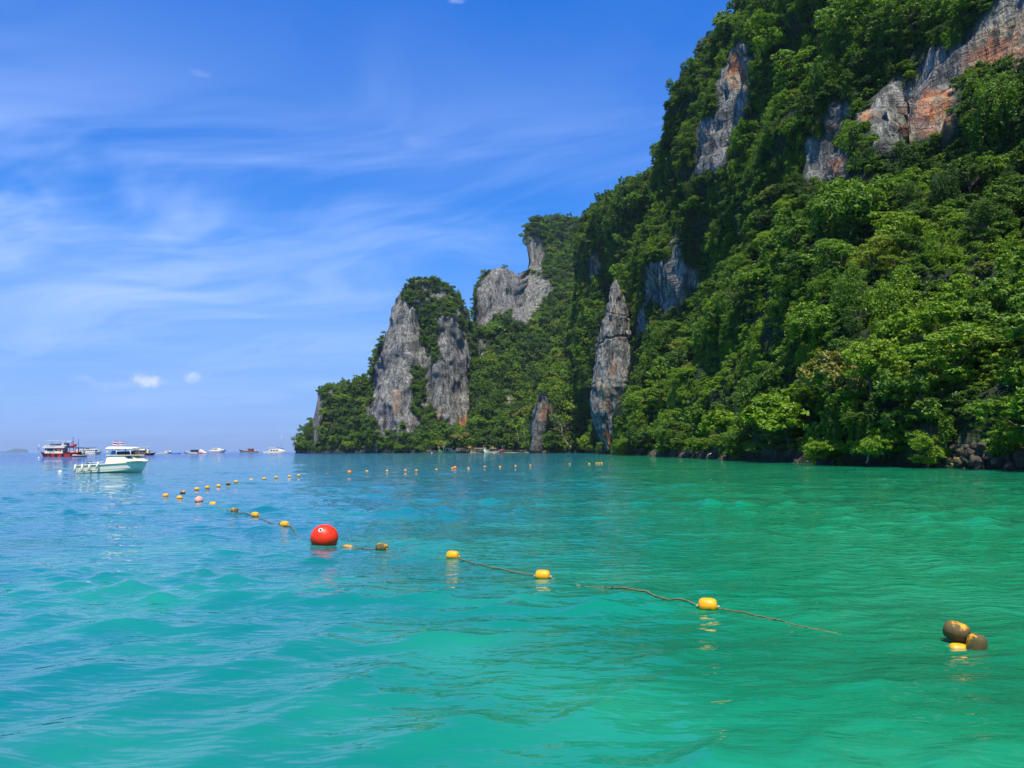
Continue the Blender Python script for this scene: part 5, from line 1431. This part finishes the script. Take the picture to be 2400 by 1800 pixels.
for (ra, rb, z0, z1) in ((0.048, 0.030, 0.0, 0.020),):
    n_ = 20; rings = []
    for (rr_, zz) in ((0.052, -0.02), (0.048, 0.012), (0.036, 0.018), (0.026, 0.008), (0.024, -0.02)):
        rings.append([bm.verts.new((rr_ * math.cos(6.2832 * i / n_), rr_ * math.sin(6.2832 * i / n_), zz)) for i in range(n_)])
    for a_, b_ in zip(rings, rings[1:]):
        for i in range(n_): bm.faces.new((a_[i], a_[(i + 1) % n_], b_[(i + 1) % n_], b_[i]))
em = bpy.data.meshes.new("eye_rim"); bm.to_mesh(em); bm.free(); em.materials.append(M['cream'])
ey = link_mesh("eye_rim", em, root); ey.location = ex * (r * 0.975); ey.rotation_euler = q.to_euler()
ho = link_mesh("eye_hole", HOLE, root); ho.location = ex * (r * 0.982); ho.rotation_euler = q.to_euler(); ho.scale = (1.15, 1.15, 1)
for sx in (-0.028, 0.028):                       # twin moulding ridges down from the eye
    pts = []
    for i in range(10):
        a = math.asin(0.50) - i * 0.13
        dv = Vector((-0.098 * math.cos(a) * 1.2 + sx * 1.6, -math.cos(a), math.sin(a) * 0.97)).normalized()
        pts.append(Vector((dv.x, dv.y, dv.z * 0.95)) * (r * 1.002))
    rod("ridge", pts, 0.0055, mt_red, bd)
for (x, y, wpx, mt, lb) in ((466, 1177, 19, mt_pink, "faded pink ball buoy on the left-hand swim line"), (819, 1110, 10, mt_orange_b, "small orange ball buoy alone on the far swim line"), (1066, 1099, 9, mt_orange_b, "small pale orange ball buoy on the far line with a yellow float against it")):
    P = on_water(x, y); rad = wpx / 2 * P.y / FPX
    root = empty("ball_buoy", (P.x, P.y, water_level(P.x, P.y) + rad * 0.5)); tag(root, lb, "buoy", "ball buoys on the swim line")
    link_mesh("ball", ball_mesh("ball", rad, mt, 0.95), root)
    rod("eye", [(0, 0, rad * 0.88), (0, 0, rad * 1.05)], rad * 0.14, mt, root)
for (x, y, wpx, lb) in ((141, 1108, 9, "white mooring buoy left of the white cabin boat"), (91, 1074, 4.5, "tiny white buoy by the red dive boat's bow"), (1012, 1062.5, 3.2, "tiny white buoy left of the longtail boats"), (1158, 1063, 3.0, "tiny white buoy right of the longtail boats")):
    P = on_water(x, y); rad = wpx / 2 * P.y / FPX
    root = empty("mooring_buoy", (P.x, P.y, rad * 0.35)); tag(root, lb, "buoy", "white mooring buoys")
    link_mesh("ball", ball_mesh("ball", rad, M['white'], 0.85), root); rod("shackle", [(0, 0, rad * 0.8), (0, 0, rad * 1.02)], rad * 0.12, M['grey'], root)

# ------------------------------------------------------------------ ropes of the swim line, dipping in and out of the water
def rope(name, pix, label, r=0.010, mat=None):
    """pix: (x, y, height above the local water)"""
    C = []
    for x, y, dz in pix:
        P = on_water(x, y); C.append((P.x, P.y, dz))
    C = np.array(C); t = np.linspace(0, len(C) - 1, 14 * (len(C) - 1) + 1); Q = catmull(C, t)
    z = wave_z(Q[:, 0], Q[:, 1], np.maximum(0.0068 * np.hypot(Q[:, 0], Q[:, 1]), 0.01))
    g_ = random.Random(len(pix))
    pts = [(a, b_ , zz + c + 0.004 * g_.uniform(-1, 1)) for (a, b_, c), zz in zip(Q, z)]
    V, F = tube(pts, [r * g_.uniform(0.75, 1.25) for _ in pts], 6)
    o = mesh_obj(name, V, F, mat or mt_rope, smooth=True); return tag(o, label, "rope", "ropes of the swim line")
rope("rope", [(1068, 1308, 0.0), (1085, 1313, 0.01), (1130, 1325, 0.02), (1190, 1338, 0.02), (1240, 1347, 0.03), (1262, 1352, 0.04)], "dark sagging rope between two yellow floats near the centre", 0.011)
rope("rope", [(1282, 1354, 0.03), (1310, 1359, -0.02), (1340, 1366, -0.012), (1400, 1380, 0.0), (1450, 1388, 0.012), (1520, 1402, 0.015), (1600, 1418, 0.02), (1642, 1427, 0.035)], "brown rope leading to the large yellow float right of centre", 0.010)
rope("rope", [(1676, 1430, 0.03), (1720, 1437, 0.012), (1790, 1450, 0.008), (1870, 1466, 0.004), (1930, 1477, 0.001), (1990, 1486, -0.012), (2060, 1497, -0.04), (2150, 1505, -0.03), (2230, 1510, 0.0)], "thin rope trailing right from the large yellow float", 0.008)
rope("rope", [(786, 1279, -0.03), (812, 1281, -0.02), (850, 1287, 0.012), (880, 1291, 0.02), (895, 1292, 0.02)], "short dark rope beside the red ball's right-hand floats", 0.011)
rope("rope", [(905, 1293, 0.0), (960, 1299, -0.04), (1050, 1307, 0.0)], "mostly sunken rope between the algae-darkened and clean yellow floats", 0.010)
rope("rope", [(742, 1274, -0.04), (700, 1253, -0.01), (684, 1243, 0.02), (667, 1238, 0.03), (640, 1228, 0.012), (616, 1217, 0.005), (600, 1209, 0.01), (575, 1203, 0.012), (550, 1202, 0.01), (499, 1188, -0.02)], "dark rope left of the red ball threading the left-hand floats", 0.013)

# ------------------------------------------------------------------ boulders and driftwood along the shore
mt_bould = paint("boulder_stone", (0.072, 0.058, 0.042), 0.85, 0.2, 0.75, scale=1.6)
mt_bould2 = paint("ochre_boulder", (0.30, 0.19, 0.075), 0.85, 0.2, 0.6, scale=2.0)
BM = []
for k in range(5):
    bm = bmesh.new(); bmesh.ops.create_icosphere(bm, subdivisions=3, radius=1.0)
    for v in bm.verts:
        n_ = v.co.copy(); v.co *= 1 + 0.35 * noise.noise(n_ * 1.1 + Vector((k * 7, 0, 0))) + 0.10 * noise.noise(n_ * 3.1 + Vector((0, k * 5, 0)))
        c_ = 0.75 + 0.12 * (k % 3)
        for ax in range(3):
            v.co[ax] = max(-c_, min(c_, v.co[ax]))
    me = bpy.data.meshes.new("boulder_shape"); bm.to_mesh(me); bm.free(); me.materials.append(mt_bould); BM.append(me)
og = BM[0].copy(); og.materials.clear(); og.materials.append(mt_bould2)
shore_b = []
gb = random.Random(12)
spots = []
for (x, y, w_) in ((2236, 1092, 20), (2222, 1078, 26), (2252, 1080, 24), (2290, 1080, 30), (2275, 1062, 24), (2300, 1098, 22), (2250, 1058, 20), (2320, 1062, 22), (2262, 1100, 16), (2340, 1085, 30), (2370, 1095, 30), (2395, 1080, 30), (2310, 1046, 20), (2285, 1044, 18), (2205, 1094, 22), (2180, 1096, 20), (2350, 1054, 22), (2242, 1070, 16)):
    spots.append((x, y, w_, True))
for i in range(34):
    spots.append((gb.uniform(2195, 2400), gb.uniform(1032, 1098), gb.uniform(14, 28), True))
for i in range(46):
    x = gb.uniform(1440, 2190); spots.append((x, None, gb.uniform(8, 20), False))
nbl = 0
for (x, y, w_, named) in spots:
    wl = float(np.interp(x, [1410, 1450, 1490, 1540, 1590, 1630, 1680, 1740, 1800, 1880, 2000, 2200, 2400], [372, 310, 262, 222, 192, 174, 156, 140, 127, 112, 95, 82, 71]))
    if named:
        h = cast(x, y)
        if h is None: 
            dd = ray(x, y); Pq = CAM + dd * ((wl + 1) / dd.y)
        else: Pq = h[0]
        rr_ = w_ / 2 * Pq.y / FPX * 1.15
    else:
        dd = ray(x, 1200); rr_ = w_ / 2 * wl / FPX * gb.uniform(0.9, 1.6)
        Pq = Vector((dd.x / dd.y * (wl - 0.6), wl - 0.6, gb.uniform(-0.1, 0.5) * rr_))
    shore_b.append((x, Pq, rr_, named, y))
shore_b.sort(key=lambda t: t[0])
for i, (x, Pq, rr_, named, y) in enumerate(shore_b):
    och = named and y in (1092, 1080) and 2230 < x < 2260
    o = bpy.data.objects.new("boulder", og if och else BM[i % 5]); LINK(o)
    o.location = Pq; o.scale = (rr_ * gb.uniform(0.9, 1.3), rr_ * gb.uniform(0.9, 1.2), rr_ * gb.uniform(0.7, 0.95)); o.rotation_euler = (gb.uniform(-0.5, 0.5), gb.uniform(-0.5, 0.5), gb.uniform(0, 6.28))
    tag(o, ("ochre boulder" if och else "dark boulder") + " on the shore under the cliff, %s from the left" % ordinal(i), "boulder", "boulders along the waterline")
dr = bpy.data.objects.new("boulder", BM[2]); LINK(dr); Pq = on_water(1276, 1064.5); dr.location = (Pq.x * 440 / Pq.y, 440, 0.5); dr.scale = (1.5, 1.4, 1.3)
tag(dr, "lone brown boulder in the shallows right of the beach", "boulder", "boulders along the waterline")
def branch_tree(name, P, size, seed, mat, label, lean=0.0, depth=4):
    g_ = random.Random(seed); parts = []
    def grow(p, d_, L, r_, k):
        pts = [p]; rad = [r_]
        for i in range(4):
            d_ = (d_ + Vector((g_.gauss(0, 0.18), g_.gauss(0, 0.18), g_.gauss(0.03, 0.14)))).normalized(); p = p + d_ * L / 4; pts.append(p); rad.append(r_ * (1 - 0.15 * (i + 1)))
        parts.append(tube(pts, rad, 5))
        if k:
            for _ in range(3):
                dn = (d_ + Vector((g_.gauss(0, 0.6), g_.gauss(0, 0.5), g_.gauss(0.1, 0.45)))).normalized(); grow(pts[g_.choice((2, 3, 4))], dn, L * g_.uniform(0.55, 0.75), r_ * 0.5, k - 1)
    grow(Vector((0, 0, 0)), Vector((lean, -0.3, 1)).normalized(), size * 0.42, size * 0.028, depth)
    V, F = join_tubes(parts); o = mesh_obj(name, V, F, mat); o.location = P; return tag(o, label, "tree")
mt_bare = paint("bleached_bark", (0.40, 0.35, 0.26), 0.9, 0.1, 0.4)
mt_bare2 = paint("mossy_bare_bark", (0.26, 0.25, 0.13), 0.9, 0.1, 0.4)
def shore_pt(x, y, push=6.0):
    h = cast(x, y); return (h[0] + (CAM - h[0]).normalized() * push) if h else on_water(x, 1075)
branch_tree("bare_tree", shore_pt(1338, 1048, 14), 22, 4, mt_bare2, "bare leaning pale tree on the shore left of the spire", -1.0)
branch_tree("bare_tree", shore_pt(1040, 1056, 8), 9, 9, mt_bare, "bleached leafless bush behind the leftmost longtail boat", 0.1)
branch_tree("bare_tree", shore_pt(2030, 1085, 2.5), 3.4, 14, mt_bare, "small bleached stump at the waterline below the big grey-green tree", 0.2, 3)
rod_ = rod("driftwood", [Vector(on_water(1652, 1078)) + Vector((0, -1, 0.3)), Vector(on_water(1658, 1078)) + Vector((0, -1, 1.0)), Vector(on_water(1664, 1078)) + Vector((0, -1, 1.2))], 0.12, mt_bare, None)
tag(rod_, "pale curved driftwood branch at the dark waterline", "driftwood")
# ------------------------------------------------------------------ coconut palms at the valley mouth
def palm(x, ybase, ytop, Y, seed, label):
    g_ = random.Random(seed); A = pt(x, ybase, Y); T = pt(x - 6, ytop, Y)
    root = empty("coconut_palm", A); tag(root, label, "palm", "coconut palms by the beach")
    d_ = T - A
    V, F = tube([Vector((0, 0, 0)), d_ * 0.35 + Vector((0.5, 0, 0)), d_ * 0.7 + Vector((0.3, 0, 0)), d_], [0.28, 0.2, 0.17, 0.15], 7); mesh_obj("trunk", V, F, M['palewood'], root, smooth=True)
    PV = []; PF = []; lf = []
    for k in range(17):
        a = k * 2.4 + g_.uniform(-0.2, 0.2); el = g_.uniform(-0.25, 0.9); Lf = g_.uniform(3.8, 5.0)
        p = Vector(d_); dv = Vector((math.cos(a) * math.cos(el), math.sin(a) * math.cos(el), math.sin(el)))
        for i in range(12):
            q_ = p + dv * Lf / 12; dv = (dv + Vector((0, 0, -0.13))).normalized()
            side = dv.cross(Vector((0, 0, 1))).normalized(); wl_ = 0.75 * math.sin(math.pi * min(1, 0.15 + i / 13))
            for s in (-1, 1):
                b0 = len(PV); tip = (p + q_) / 2 + side * s * wl_ + Vector((0, 0, -0.35 * wl_)); PV += [p, q_, tip + dv * 0.25]; PF.append((b0, b0 + 1, b0 + 2)); lf += [g_.random()] * 3
            p = q_
    o = mesh_obj("fronds", PV, PF, mat_leaf, root); o['hue'] = 0.60
    at = o.data.attributes.new('leaf', 'FLOAT', 'POINT'); at.data.foreach_set('value', lf)
palm(1230, 1040, 985, 535, 3, "coconut palm with a slim trunk between the beach and the buttress")
palm(1215, 1040, 998, 545, 5, "shorter coconut palm left of the slim-trunked palm")

# ------------------------------------------------------------------ humid sea air
bm = bmesh.new(); bmesh.ops.create_cube(bm, size=1.0)
for v in bm.verts: v.co = Vector((v.co.x * 50000, v.co.y * 50000, -110.0 + (v.co.z + 0.5) * 400.0))
me = bpy.data.meshes.new("haze"); bm.to_mesh(me); bm.free()
mt, nt = material("sea_haze")
pv = nt.new('ShaderNodeVolumePrincipled'); pv.inputs['Color'].default_value = (0.62, 0.80, 1.0, 1.0); pv.inputs['Density'].default_value = 0.00005; pv.inputs['Anisotropy'].default_value = 0.2
o_ = nt.new('ShaderNodeOutputMaterial'); nt.l.new(pv.outputs[0], o_.inputs['Volume'])
me.materials.append(mt)
tag(link_mesh("haze", me), "thin bluish haze over the bay and far island", kind='stuff')
